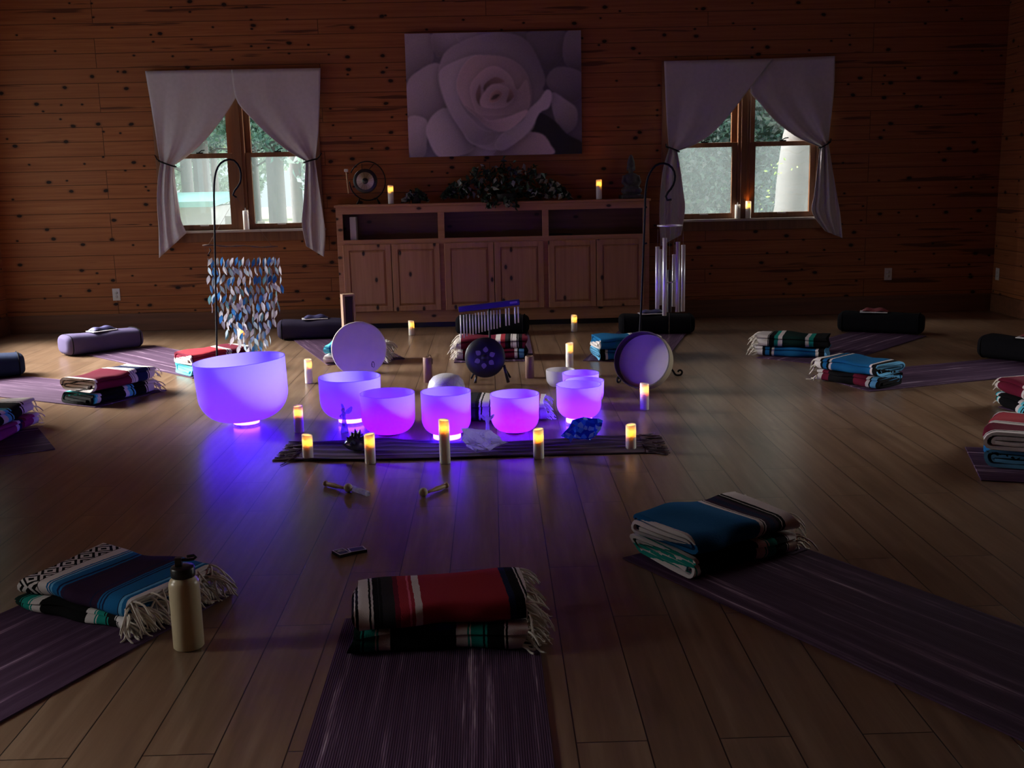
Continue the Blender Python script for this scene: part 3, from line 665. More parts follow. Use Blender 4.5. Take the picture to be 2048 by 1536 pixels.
# ------------------------------------------------------------------ rose canvas
def rose_canvas():
    tl, tr, bl = P(808, 67, YW - .04), P(1163, 61, YW - .04), P(817, 313, YW - .04)
    x0, x1 = (tl.x + bl.x) / 2 + .005, P(1163, 180, YW - .04).x; z0, z1 = P(990, 311, YW - .04).z, P(990, 64, YW - .04).z
    w, h = x1 - x0, z1 - z0; nu, nv = 340, 236
    root = empty('canvas_picture', (x0, YW, z0), 'wide unframed canvas photograph of a pale rose above the cabinet', 'picture')
    MB().bb(0, w, -.04, -.001, 0, h).build('stretcher', simple('canvas_edge', (.16, .15, .19, 1), .8), root)
    U, V = np.meshgrid(np.linspace(145, 1912, nu + 1), np.linspace(1345, 122, nv + 1))
    img = np.zeros((nv + 1, nu + 1, 3)); img[:] = (.10, .10, .14); img[:, U[0] < 900] = (.17, .17, .23)
    def inside(poly):
        pl = [np.array(p, float) for p in poly]; n = len(pl); q = []
        for i in range(n):
            a, b, c_, d = pl[i - 1], pl[i], pl[(i + 1) % n], pl[(i + 2) % n]
            for k in range(5):
                t = k / 5; q.append(.5 * (2 * b + (c_ - a) * t + (2 * a - 5 * b + 4 * c_ - d) * t * t + (3 * b - a - 3 * c_ + d) * t ** 3))
        q = np.array(q); ins = np.zeros(U.shape, bool); j = len(q) - 1
        for i in range(len(q)):
            yi, yj, xi, xj = q[i, 1], q[j, 1], q[i, 0], q[j, 0]
            cnd = ((yi > V) != (yj > V)); xx = (xj - xi) * (V - yi) / ((yj - yi) if abs(yj - yi) > 1e-9 else 1e-9) + xi
            ins ^= cnd & (U < xx); j = i
        return ins
    def blur(a, r):
        for ax in (0, 1):
            for _ in range(2):
                p = np.pad(a, [(r, r) if k == ax else (0, 0) for k in (0, 1)], mode='edge'); c_ = np.cumsum(p, ax); c_ = np.insert(c_, 0, 0, ax)
                a = (np.take(c_, np.arange(2 * r + 1, c_.shape[ax]), ax) - np.take(c_, np.arange(0, c_.shape[ax] - 2 * r - 1), ax)) / (2 * r + 1)
        return a
    def petal(poly, b, light, dark, tint=(1, .96, 1.06), g=.55, sh=.5):
        mk = inside(poly).astype(float); sft = np.clip(blur(mk, 1), 0, 1)
        img[:] *= (1 - sh * np.clip(blur(mk, 9) - sft, 0, 1))[..., None]
        L = np.array(light, float); D = np.array(dark, float) - L; t = np.clip(((U - L[0]) * D[0] + (V - L[1]) * D[1]) / (D @ D), 0, 1)
        e = np.clip(blur(mk, 3), 0, 1); rim = 1 + .12 * (1 - np.clip((e - .5) * 2, 0, 1))
        val = b * (1 - g * t ** 1.3) * rim
        col = val[..., None] * np.array(tint); img[:] = img * (1 - sft[..., None]) + col * sft[..., None]
    lv = (.96, .95, 1.08); pk = (1.06, .93, .98); br = (1.15, .82, .72)
    petal([(140, 120), (415, 135), (430, 300), (400, 420), (250, 480), (150, 570)], .36, (200, 200), (380, 480), lv)
    petal([(430, 120), (740, 120), (700, 210), (520, 340), (450, 330)], .40, (600, 130), (480, 330), lv)
    petal([(700, 120), (1330, 120), (1390, 220), (1100, 330), (760, 260)], .36, (820, 120), (1150, 300), lv)
    petal([(1390, 130), (1750, 130), (1740, 350), (1570, 500), (1420, 320)], .17, (1500, 150), (1650, 480), lv)
    petal([(1760, 150), (1915, 120), (1915, 520), (1740, 420)], .22, (1820, 200), (1900, 480), lv)
    petal([(1660, 480), (1915, 540), (1915, 760), (1780, 820), (1560, 640)], .20, (1700, 520), (1850, 800), lv)
    petal([(1610, 730), (1760, 810), (1860, 900), (1850, 1060), (1720, 1140), (1630, 960)], .36, (1650, 800), (1820, 1080), lv)
    petal([(1390, 1110), (1480, 930), (1640, 1010), (1760, 1140), (1915, 1230), (1915, 1350), (1600, 1350), (1480, 1150)], .020, (1500, 1100), (1800, 1300), (.9, 1, 1.1), .3)
    petal([(150, 620), (300, 470), (480, 420), (580, 600), (570, 860), (400, 970), (160, 960)], .46, (250, 560), (520, 850), lv)
    petal([(140, 960), (330, 970), (330, 1150), (300, 1330), (160, 1340)], .50, (180, 1050), (310, 1320), lv)
    petal([(720, 1300), (1000, 1200), (1060, 1350), (720, 1350)], .42, (960, 1240), (740, 1340), lv)
    petal([(1040, 1290), (1200, 1130), (1480, 1130), (1590, 1250), (1590, 1350), (1040, 1350)], .48, (1560, 1300), (1150, 1150), pk)
    petal([(330, 1060), (400, 930), (540, 860), (640, 1000), (810, 1260), (560, 1358), (430, 1330), (350, 1180)], .58, (380, 1100), (720, 1060), lv)
    petal([(480, 470), (560, 300), (800, 180), (1100, 130), (1370, 220), (1540, 560), (1520, 700), (1600, 720), (1560, 870), (1470, 930), (1380, 1120), (1050, 1285), (780, 1215), (690, 1080), (560, 880), (480, 640)], .46, (520, 700), (1450, 350), lv, .6)
    petal([(480, 520), (650, 400), (870, 350), (720, 540), (660, 720), (730, 900), (900, 1080), (1040, 1120), (980, 1235), (800, 1220), (690, 1090), (550, 830)], .56, (540, 640), (900, 1150), lv, .5)
    petal([(700, 480), (800, 370), (920, 345), (1200, 390), (1370, 560), (1390, 860), (1150, 1090), (950, 1010), (730, 850), (650, 650)], .50, (700, 560), (1350, 420), pk, .5)
    petal([(1380, 890), (1480, 800), (1560, 700), (1610, 740), (1580, 870), (1480, 930), (1370, 1110), (1120, 1290), (1020, 1240), (1120, 1110), (1300, 1010)], .56, (1450, 880), (1080, 1260), lv, .35)
    petal([(790, 650), (900, 510), (1040, 455), (1190, 550), (1260, 700), (1360, 600), (1375, 870), (1180, 930), (900, 930), (820, 850)], .50, (820, 600), (1200, 800), pk, .35)
    petal([(840, 720), (890, 630), (895, 840), (850, 800)], .20, (850, 700), (890, 830), br); petal([(925, 640), (1040, 560), (1135, 610), (1000, 650), (940, 740)], .22, (1100, 600), (940, 700), br)
    petal([(895, 760), (1000, 640), (1130, 650), (1225, 760), (1150, 850), (1000, 870), (890, 840)], .50, (950, 740), (1180, 800), pk, .4)
    petal([(1190, 680), (1230, 760), (1150, 820), (1170, 740)], .20, (1200, 700), (1160, 800), br)
    petal([(975, 795), (1000, 720), (1060, 690), (1110, 730), (1060, 800), (1000, 812)], .38, (1000, 760), (1100, 760), br, .4)
    petal([(990, 780), (1030, 735), (1085, 735), (1050, 775), (1005, 790)], .07, (1000, 780), (1080, 740), br)
    petal([(720, 835), (800, 880), (900, 950), (980, 995), (1150, 965), (1360, 895), (1290, 1005), (1110, 1105), (960, 1060), (850, 960)], .54, (1250, 950), (900, 1050), pk, .45)
    img *= np.array((1.32, 1.13, 1.16)); img *= (1 + .05 * rng.normal(size=img.shape[:2]))[..., None]
    xs = np.linspace(0, w, nu + 1); zs = np.linspace(0, h, nv + 1); X, Z = np.meshgrid(xs, zs)
    me = bpy.data.meshes.new('rose_print')
    vv = np.stack([X, np.full_like(X, -.0415), Z], -1).reshape(-1, 3); ii = np.arange((nu + 1) * (nv + 1)).reshape(nv + 1, nu + 1)
    ff = np.stack([ii[:-1, :-1], ii[:-1, 1:], ii[1:, 1:], ii[1:, :-1]], -1).reshape(-1, 4); me.from_pydata(vv.tolist(), [], ff.tolist())
    ca = me.color_attributes.new('Col', 'FLOAT_COLOR', 'POINT'); cc = np.ones((len(vv), 4), np.float32); cc[:, :3] = np.clip(img, 0, 1).reshape(-1, 3)
    ca.data.foreach_set('color', cc.reshape(-1)); t = NT('rose_print'); a = t.n('ShaderNodeAttribute', attribute_name='Col'); t.bsdf(a.outputs['Color'], .7)
    me.materials.append(t.mat); o = bpy.data.objects.new('rose_print', me); C.objects.link(o); o.parent = root
rose_canvas()

# ------------------------------------------------------------------ cabinet
CH = 1.158
cab = empty('cabinet', (0, CYF, 0), 'long low knotty pine cabinet with six doors under the rose picture', 'cabinet')
W = CX1 - CX0; dp = YW - .003 - CYF
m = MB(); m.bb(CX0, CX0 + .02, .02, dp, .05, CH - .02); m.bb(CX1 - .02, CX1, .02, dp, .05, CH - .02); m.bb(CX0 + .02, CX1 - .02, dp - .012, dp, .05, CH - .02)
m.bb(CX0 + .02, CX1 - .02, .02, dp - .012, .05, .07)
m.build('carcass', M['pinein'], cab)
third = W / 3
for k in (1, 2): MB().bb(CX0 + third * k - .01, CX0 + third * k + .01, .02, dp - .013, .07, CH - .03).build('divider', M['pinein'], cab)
MB().bb(CX0 - .012, CX1 + .012, -.012, dp, CH - .022, CH).build('top', M['pinex'], cab, bev=.004)
ZS = .80
MB().bb(CX0 + .021, CX1 - .021, .021, dp - .013, ZS, ZS + .02).build('shelf', M['pinex'], cab)
ff = MB(); ff.bb(CX0, CX1, 0, .02, CH - .085, CH - .022); ff.bb(CX0, CX1, 0, .02, ZS - .03, ZS + .035); ff.bb(CX0, CX1, 0, .02, .05, .20)
for a, b in ((CX0, CX0 + .06), (CX1 - .06, CX1)): ff.bb(a, b, .0005, .0195, .05, CH - .022)
for k in (1, 2): ff.bb(CX0 + third * k - .03, CX0 + third * k + .03, .0005, .0195, .05, CH - .022)
ff.build('face_frame', M['pinex'], cab, bev=.002)
MB().bb(CX0 + .03, CX1 - .03, .03, dp - .02, 0, .05).build('toe_kick', M['blackp'], cab)
for k in range(3):
    a = CX0 + third * k + (.05 if k == 0 else .022); b = CX0 + third * (k + 1) - (.05 if k == 2 else .022); mid = (a + b) / 2
    for d0, d1 in ((a, mid - .003), (mid + .003, b)):
        z0, z1 = .165, ZS - .008; s = .052
        dm = MB(); dm.bb(d0, d0 + s, -.022, -.001, z0, z1); dm.bb(d1 - s, d1, -.022, -.001, z0, z1); dm.bb(d0 + s, d1 - s, -.022, -.001, z0, z0 + s); dm.bb(d0 + s, d1 - s, -.022, -.001, z1 - s, z1)
        door = dm.build('door', M['pine'], cab, bev=.004)
        pn = MB(); i = .022; A = [(d0 + s, z0 + s), (d1 - s, z0 + s), (d1 - s, z1 - s), (d0 + s, z1 - s)]; B = [(d0 + s + i, z0 + s + i), (d1 - s - i, z0 + s + i), (d1 - s - i, z1 - s - i), (d0 + s + i, z1 - s - i)]
        pn.add([(x, -.008, z) for x, z in A] + [(x, -.019, z) for x, z in B], [(0, 1, 5, 4), (1, 2, 6, 5), (2, 3, 7, 6), (3, 0, 4, 7), (4, 5, 6, 7)])
        pn.build('panel', M['pine'], door)
# things in the open compartments
p = P(708, 470, 10.2); tag(MB().bb(-.028, .028, -.06, .06, 0, .225).build('white_binder', M['paper'], None, (p.x, 10.21, ZS + .0205)), 'upright white binder in the left open compartment of the cabinet', 'binder')
p = P(1121, 459, 10.2); tag(MB().bb(-.11, .11, -.07, .07, 0, .028).build('black_case', M['blackp'], None, (p.x, 10.22, ZS + .0205), bev=.006), 'flat black case on the shelf of the right open compartment', 'case')

# ------------------------------------------------------------------ candles
def point(name, loc, col, pw, r, parent=None):
    l = bpy.data.lights.new(name, 'POINT'); l.color = col; l.energy = pw; l.shadow_soft_size = r
    o = bpy.data.objects.new(name, l); C.objects.link(o); o.location = loc
    if parent: o.parent = parent
    return o
CANDLE_W = 1.7
CPROTO = {}
def candle(loc, hgt, label, lit=True, r=.0265, group='flameless ivory pillar candles', tilt=.0035):
    key = (round(hgt, 2), lit, round(r, 3)); hgt = key[0]
    root = empty('pillar_candle', loc, label, 'candle', group, rz=random.uniform(0, 6))
    if key not in CPROTO:
        m = MB(); n = 28; dpth = .055 if lit else .02; ri = r - .005
        prof = [(0, 0), (r * .96, 0), (r, .003), (r, hgt * .5), (r, hgt - .002), (r - .0025, hgt), (ri, hgt - .004), (ri, hgt - dpth * .6), (ri * .8, hgt - dpth * .93), (0, hgt - dpth)]
        m.lathe(prof, n)
        m.v = [(x, y, z + (tilt * (x / r) if z > hgt - .02 else 0)) for x, y, z in m.v]
        me1 = m.build('wax_body', M['wax'], root).data
        fl = MB(); z0 = hgt - dpth + .001
        fl.lathe([(0, z0), (.0045, z0 + .002), (.007, z0 + .014), (.0065, z0 + .022), (.003, z0 + .037), (0, z0 + .045)], 12)
        me2 = fl.build('flame_tip', M['flame'] if lit else M['white'], root).data
        CPROTO[key] = (me1, me2, z0)
    else:
        me1, me2, z0 = CPROTO[key]
        for nm, me in (('wax_body', me1), ('flame_tip', me2)):
            o = bpy.data.objects.new(nm, me); C.objects.link(o); o.parent = root
    if lit: point('candle_glow', (0, 0, z0 + .013), (1, .33, .028), CANDLE_W, .012, root)
    return root
def floor_candle(px, py, top, label, **k):
    b = F(px, py); b.y += .026; t = P(px, top, b.y); candle(b, t.z, label, **k)
floor_candle(617, 768, 717, 'lit ivory candle on the bare floor between the biggest bowl and the left drum')
floor_candle(597, 866, 812, 'lit ivory candle on the floor just right of the biggest glowing bowl')
floor_candle(1290, 821, 768, 'lit ivory candle on the floor in front of the right drum')
floor_candle(1140, 752, 687, 'tall lit ivory candle behind the unlit white bowl')
floor_candle(823, 671, 641, 'short lit candle on the floor before the cabinet, left of the bar chimes')
floor_candle(1149, 664, 630, 'short lit candle on the floor before the cabinet, right of the bar chimes')
floor_candle(485, 712, 655, 'lit candle on the floor seen behind the shell leaf chime', r=.034)
RH = .006
for px, py, top, lb in ((615, 922, 870, 'lit candle at the left fringed end of the dark runner'), (740, 929, 868, 'lit candle on the dark runner in front of the dark crystal cluster'), (890, 929, 839, 'tallest lit candle on the dark runner, left of the clear crystal'), (1078, 919, 858, 'lit candle on the dark runner between the clear and the blue crystal'), (1263, 901, 850, 'lit candle at the right end of the dark runner, by its fringe')):
    floor_candle(px, py, top, lb)
for px, y0, y1, lb in ((782, 405, 370, 'lit candle on the cabinet top beside the small gong'), (1198, 392, 360, 'lit candle on the cabinet top near the stone statue')):
    b = P(px, y0, 10.17); candle((b.x, 10.17, CH + .001), P(px, y1, 10.17).z - CH, lb)
for px, y1, lb, lit in ((492, 420, 'tall unlit white candle on the left window sill', False), (1475, 410, 'unlit white candle on the right window sill', False), (1496, 402, 'lit candle on the right window sill by the mullion', True)):
    b = P(px, 440, YW - .025); candle((b.x, YW - .026, .946), P(px, y1, YW - .026).z - .946, lb, lit)

# ------------------------------------------------------------------ crystal bowls
def led_base(x, y, label, r=.078, h=.034):
    root = empty('light_base', (x, y, 0), label, 'light base', 'round violet light bases under the bowls')
    MB().lathe([(0, 0), (r, 0), (r, .012), (r * .97, .013), (0, .013)], 32).build('rim', M['acryl'], root)
    MB().lathe([(0, .0135), (r * .93, .0135), (r * .95, .018), (r * .95, h - .003), (r * .9, h), (0, h)], 32).build('led_disc', M['led'], root)
def bowl(px, bot, Lx, Rx, top, label, lit=True, base=False, col=(.27, .05, 1), pw=7.0, y=None, tilt=(0, 0), z0=None):
    b = F(px, bot); cy = (b.y + .07) if y is None else y
    zb = .036 if base else .006
    if z0 is not None: zb = z0
    r = (P(Rx, (bot + top) / 2, cy).x - P(Lx, (bot + top) / 2, cy).x) / 2; x = (P(Rx, (bot + top) / 2, cy).x + P(Lx, (bot + top) / 2, cy).x) / 2
    zt = P((Lx + Rx) / 2, top, cy - r).z; h = zt - zb
    root = empty('singing_bowl', (x, cy, zb), label, 'singing bowl', 'frosted crystal singing bowls', rot=(tilt[0], tilt[1], 0))
    cr = min(.60 * r, h * .66); prof = [(0.0001, 0)]; k = 16; rb = r * .98
    prof += [(.2 * r, .0015), (.38 * r, .006)]
    for i in range(k + 1):
        q = -PI / 2 + (PI / 2) * i / k; rr = rb - cr + cr * math.cos(q); zz = cr + cr * math.sin(q)
        if rr > .40 * r: prof.append((rr, max(zz, .0065)))
    for i in range(1, 9): prof.append((rb + (r - rb) * i / 8, cr + (h - cr) * i / 8))
    MB().lathe(prof, 72).build('bowl_shell', M['quartz' if lit else 'milky'], root, fix=True)
    MB().lathe([(r - .0045, h - .0006), (r - .0005, h), (r + .0008, h - .001)], 72).build('rim', M['quartz' if lit else 'milky'], root)
    if not base and z0 is None: MB().tube([(.36 * r * math.cos(q), .36 * r * math.sin(q), 0.0) for q in np.linspace(0, 2 * PI, 40, endpoint=False)], .006, 8, closed=True).build('shadow_ring', M['blackp'], root)  # black rest ring stands in for the shadow ring under the bowl
    if lit: point('bowl_glow', (0, 0, h * .34), col, pw, r * .32, root)
    if base: led_base(x, cy, label.split(',')[0].replace('singing bowl', 'light base') if False else base, h=.033)
    return root
V1, V2, V3 = (.058, .002, 1), (.12, .004, 1), (.135, .000, 1)
BW = 10.0
bowl(490, 855, 399, 580, 733, 'largest frosted singing bowl glowing violet, at the left of the group', base='round glowing base under the largest bowl', col=V1, pw=BW * 2.6, tilt=(0, -.055))
bowl(701, 853, 640, 763, 764, 'second largest glowing bowl, standing behind the glass fairy', base='round glowing base under the bowl behind the glass fairy', col=V1, pw=BW * 1.4, y=6.09)
bowl(777, 868, 722, 831, 796, 'magenta violet bowl left of centre, in front of a larger bowl', col=V3, pw=BW * .85, y=5.80)
bowl(893, 886, 843, 943, 792, 'centre violet bowl behind the tallest candle', base='round glowing base under the centre bowl', col=V2, pw=BW * .95)
bowl(1030, 870, 981, 1079, 797, 'magenta bowl right of the giraffe figurine', col=(.155, .000, 1), pw=BW * .8)
bowl(1157, 853, 1113, 1203, 777, 'front right violet bowl beside the blue crystal', base='round glowing base under the front right bowl', col=V2, pw=BW * .8)
bowl(1168, 832, 1129, 1208, 768, 'violet bowl mostly hidden behind the front right bowl', col=V2, pw=BW * .6, y=6.42)
bowl(1161, 806, 1125, 1198, 752, 'violet bowl standing between the unlit white bowl and the front right bowls', col=V2, pw=BW * .55, y=6.78)
bowl(1120, 790, 1092, 1150, 744, 'unlit white frosted bowl at the back right', lit=False, y=7.0)

# ------------------------------------------------------------------ blankets
def fold_profile(w, t, n_arc=6):
    z1, z2, z3, z4 = t * .5, t * 1.5, t * 2.5, t * 3.5; hw = w / 2; pts = []
    def line(y0, y1, z, n=7, wob=0):
        for i in range(n): u = i / (n - 1); pts.append((y0 + (y1 - y0) * u, z + wob * math.sin(u * PI * 2.3)))
    def arc(cy, cz, r, a0, a1, n=n_arc):
        for i in range(1, n): a = a0 + (a1 - a0) * i / n; pts.append((cy + r * math.cos(a), cz + r * math.sin(a)))
    line(-hw + 2.2 * t, hw - 2.0 * t, z2, wob=.12 * t); arc(hw - 2.0 * t, (z2 + z3) / 2, t / 2, -PI / 2, PI / 2)
    line(hw - 2.0 * t, -hw + 1.0 * t, z3); arc(-hw + 1.0 * t, (z3 + z1) / 2, t, PI / 2, 3 * PI / 2)
    line(-hw + 1.0 * t, hw - 1.5 * t, z1); arc(hw - 1.5 * t, (z1 + z4) / 2, 1.5 * t, -PI / 2, PI / 2)
    line(hw - 1.5 * t, -hw + .5 * t, z4); pts.append((-hw + .15 * t, z4 - .25 * t)); pts.append((-hw + .02 * t, z4 - .6 * t))
    return pts
def blanket(label, pat, loc, rz, L, Wd, t, fringe=1, rev=False, seed=0, flip=False, nf=46, fl=.09, group='folded striped blankets', taper=0):
    rs = random.Random(seed); root = empty('folded_blanket', loc, label, 'blanket', group, rz=rz)
    pf = fold_profile(Wd, t)
    if flip: pf = [(-y, z) for y, z in pf]
    n = len(pf); off = []
    for i in range(n):
        a, b = pf[max(0, i - 1)], pf[min(n - 1, i + 1)]; dx, dz = b[0] - a[0], b[1] - a[1]; l = math.hypot(dx, dz) or 1
        off.append((-dz / l * t * .37, dx / l * t * .37))
    ring = [(pf[i][0] + off[i][0], pf[i][1] + off[i][1]) for i in range(n)] + [(pf[i][0] - off[i][0], pf[i][1] - off[i][1]) for i in range(n - 1, -1, -1)]
    NX = 30; R = len(ring); vs = []; p1, p2, p3 = [rs.uniform(0, 6) for _ in range(3)]; H = 4 * t
    def warp(x, y, z):
        u = x / L; hf = z / H
        dz = hf * (.05 * math.sin(5 * u + p1) + .05 * math.sin(11 * u + p2 + y * 9) - .03 * abs(2 * u) ** 4) * H
        dy = .010 * math.sin(6 * u + p3 + 3 * hf) + .006 * math.sin(14 * u + p1) + hf * taper * u
        return x + .012 * math.sin(9 * y + p2 + 4 * hf) * abs(u) * 2, y * (1 + .03 * math.sin(7 * u + p2)) + dy, max(.0008, z + dz)
    for i in range(NX + 1):
        x = -L / 2 + L * i / NX
        e = 1
        for y, z in ring: vs.append(warp(x, y * e, z))
    fs = []
    for i in range(NX):
        for k in range(R): l = (k + 1) % R; fs.append((i * R + k, i * R + l, (i + 1) * R + l, (i + 1) * R + k))
    for i0 in (0, NX * R):
        for k in range(n - 1): fs.append((i0 + k, i0 + k + 1, i0 + R - 2 - k, i0 + R - 1 - k))
    ob = MB().add(vs, fs, True).build('cloth', stripe_mat(pat, rev), root)
    em = ob.modifiers.new('edge', 'EDGE_SPLIT'); em.split_angle = 1.1
    if fringe:
        m = MB()
        for k in range(nf):
            i = rs.randrange(n); y, z = pf[i]; x = fringe * (L / 2 - .004); q = warp(x, y, z); ln = fl * rs.uniform(.6, 1.2)
            yaw = rs.gauss(0, .45); sg = fringe; zz = q[2] + loc[2]; pts = []
            vz = rs.uniform(-.2, .5); px_, py_, pz_ = q; d = ln / 6
            for s_ in range(7):
                pts.append((px_, py_, max(pz_, .004 - loc[2] if False else (.003 - (loc[2] - .007)))))
                yaw += rs.gauss(0, .22); vz = max(-1.4, vz - rs.uniform(.15, .45)); c_ = 1 / math.sqrt(1 + vz * vz)
                px_ += sg * math.cos(yaw) * d * c_; py_ += math.sin(yaw) * d * c_; pz_ += vz * d * c_
            m.tube(pts, [.0034] * 6 + [.0018], 5)
        m.build('fringe', M['fringe'], root)
    return root
def stack(A, B, Wd, top, bot, labels, t=(.021, .022), fr=(1, 1), rev=(False, False), base=.0068, dx=(0, 0), flip=(False, False), seed=0, L=None, nf=46, twist=(.03, 0), fl=.09, topw=1.0):
    a, b = F(*A), F(*B); d = b - a; ln = d.length if L is None else L; ang = math.atan2(d.y, d.x); nrm = Vector((-math.sin(ang), math.cos(ang), 0)); dr = d.normalized()
    if L is not None: b = a + dr * L
    c_ = (a + b) / 2 + nrm * Wd / 2
    blanket(labels[1], bot, (c_ + dr * dx[1]) + Vector((0, 0, base)), ang + twist[1], ln, Wd, t[1], fr[1], rev[1], seed + 1, flip[1], nf, fl)
    blanket(labels[0], top, (c_ + dr * dx[0]) + Vector((0, 0, base + 4 * t[1] * 1.02)), ang + twist[0], ln, Wd * topw, t[0], fr[0], rev[0], seed + 2, flip[0], nf, fl)
# ------------------------------------------------------------------ mats
def mat_(A, B, D, label, w=.61, L=1.73, rev=False):
    a, b, d = F(*A), F(*B), F(*D); o = (d - a).normalized(); nrm = Vector((-o.y, o.x, 0))
    if nrm.dot(b - a) < 0: nrm = -nrm
    c_ = a + o * L / 2 + nrm * w / 2; ang = math.atan2(o.y, o.x) - PI / 2
    m = MB(); r = .012
    m.bb(-w / 2, w / 2, -L / 2, L / 2, 0, .0058)
    o_ = m.build('yoga_mat', M['mat'], None, (c_.x, c_.y, .0004), ang, bev=.0015); tag(o_, label, 'yoga mat', 'purple striped yoga mats')
    return c_, o
mat_((690, 1240), (1085, 1245), (598, 1536), 'front centre purple yoga mat running out of the bottom of the picture')
mat_((465, 1190), (150, 1105), (0, 1447), 'purple yoga mat under the folded blankets and bottle at the lower left')
mat_((1245, 1118), (1560, 1075), (2048, 1486), 'dark purple yoga mat crossing the lower right corner')
mat_((76, 857), (-90, 932), (-300, 905), 'yoga mat under the teal and pink blankets at the left edge')
mat_((190, 816), (322, 782), (114, 807.5), 'lavender-lit yoga mat leading to the navy bolster at the left edge')
mat_((385, 757), (500, 738), (180, 712), 'brightly lit mauve yoga mat under the pink blanket behind the biggest bowl')
mat_((655, 731), (795, 722), (590, 683), 'yoga mat behind the left drum, leading to a black bolster')
mat_((908, 726), (1064, 724), (920, 676), 'yoga mat straight behind the bar chimes before the cabinet')
mat_((1166, 722), (1330, 722), (1236, 664), 'yoga mat behind the right drum, leading toward the right window')
mat_((1512, 716), (1655, 722), (1660, 676), 'dim yoga mat under the black and teal blankets on the right')
mat_((1740, 784), (1612, 758), (2048, 753), 'purple yoga mat with bright stripes under the blue blanket on the right')
mat_((1996, 815), (2120, 870), (2200, 790), 'yoga mat under the dark blankets at the right edge')
mat_((1962, 962), (1978, 893), (2150, 972), 'yoga mat under the pink topped blankets at the right edge')
# ------------------------------------------------------------------ stacks
ST = [
 dict(A=(703, 1312), B=(1050, 1305), Wd=.275, top='red', bot='green', labels=('red blanket with cream fringe, on top of the front centre stack', 'black, teal and white blanket at the bottom of the front centre stack'), nf=70, t=(.0175, .0185), dx=(0, 0), seed=1, flip=(True, False), twist=(.15, 0)),
 dict(A=(42, 1222), B=(262, 1272), Wd=.36, top='bluefade', bot='green', labels=('blue and purple blanket with black zigzag band beside the cream bottle', 'green and white blanket under the blue zigzag blanket at lower left'), nf=80, t=(.015, .013), seed=4, flip=(True, False), twist=(-.02, 0), dx=(.01, 0), fl=.10),
 dict(A=(1385, 1162), B=(1590, 1108), Wd=.34, top='blue', bot='greenw', labels=('plain blue blanket on top of the stack at the lower right', 'black and teal blanket under the blue one at the lower right'), nf=70, t=(.019, .019), seed=7, flip=(True, False), twist=(.03, 0), rev=(False, False)),
 dict(A=(-70, 922), B=(76, 851), Wd=.28, top='navygreen', bot='pink', labels=('dark teal and white blanket on top of the stack at the left edge', 'pink striped blanket at the bottom of the stack at the left edge'), nf=30, t=(.021, .020), seed=10, L=None, twist=(.04, 0)),
 dict(A=(186, 814), B=(313, 784), Wd=.285, top='maroon', bot='navygreen', labels=('maroon blanket with white bands on top of the stack at the left', 'black blanket with turquoise bands under the maroon one at the left'), nf=34, t=(.023, .020), seed=13, twist=(.03, 0)),
 dict(A=(385, 755), B=(500, 738), Wd=.28, top='pinkred', bot='teal', labels=('pink and maroon blanket partly hidden by the biggest bowl', 'turquoise blanket under the pink one behind the biggest bowl'), nf=30, t=(.022, .019), seed=16, L=.5),
 dict(A=(650, 729), B=(765, 728), Wd=.28, top='teal', bot='greenblack', labels=('turquoise and black blanket peeking out left of the left drum', 'black blanket under the turquoise one behind the left drum'), nf=30, t=(.019, .018), seed=19),
 dict(A=(915, 722), B=(1052, 720), Wd=.28, top='redblack', bot='maroonwhite', labels=('red and black striped blanket behind the tongue drum, topmost', 'maroon and black blanket at the bottom behind the tongue drum'), nf=34, t=(.021, .020), fr=(-1, -1), seed=22),
 dict(A=(1185, 721), B=(1310, 722), Wd=.30, top='blue', bot='blueend', labels=('blue blanket on top of the stack behind the right drum', 'black and blue blanket under it behind the right drum'), nf=30, t=(.021, .021), seed=25, fr=(1, 1), rev=(False, True), twist=(.35, .28)),
 dict(A=(1512, 713), B=(1652, 719), Wd=.29, top='greenblack', bot='blueend', labels=('black blanket with pale teal bands, topmost in the stack left of the far right bolster', 'blue blanket under the black and teal one on the right'), nf=34, t=(.021, .018), fr=(-1, -1), seed=28),
 dict(A=(1632, 762), B=(1740, 779), Wd=.29, top='blueend', bot='maroonwhite', labels=('blue blanket folded over pale layers on the striped mat at the right', 'maroon blanket under the blue one on the striped mat at the right'), nf=34, t=(.020, .019), fr=(-1, -1), seed=31, L=.46),
 dict(A=(1994, 812), B=(2075, 850), Wd=.30, top='redblack', bot='navygreen', labels=('dark red and black blanket cut off by the right edge, farther stack', 'black and white blanket under the dark red one at the right edge'), nf=30, t=(.022, .022), fr=(-1, -1), seed=34, L=.5),
 dict(A=(1978, 888), B=(1966, 957), Wd=.32, top='pinkred', bot='blueend', labels=('pink topped blanket cut off by the right edge, nearer stack', 'blue and grey blanket under the pink one at the right edge'), nf=20, t=(.022, .020), fr=(-1, -1), seed=37, L=.48, flip=(True, True), twist=(-.03, 0)),
]
for s in ST: stack(**s)
a = F(850, 848); b = F(1095, 846)
blanket('striped blanket lying on the floor behind the centre and magenta bowls', 'greyband', ((a.x + b.x) / 2, a.y + .15, .0012), math.atan2(b.y - a.y, b.x - a.x), (b - a).length, .28, .030, 1, False, 50, False, 30, .07)

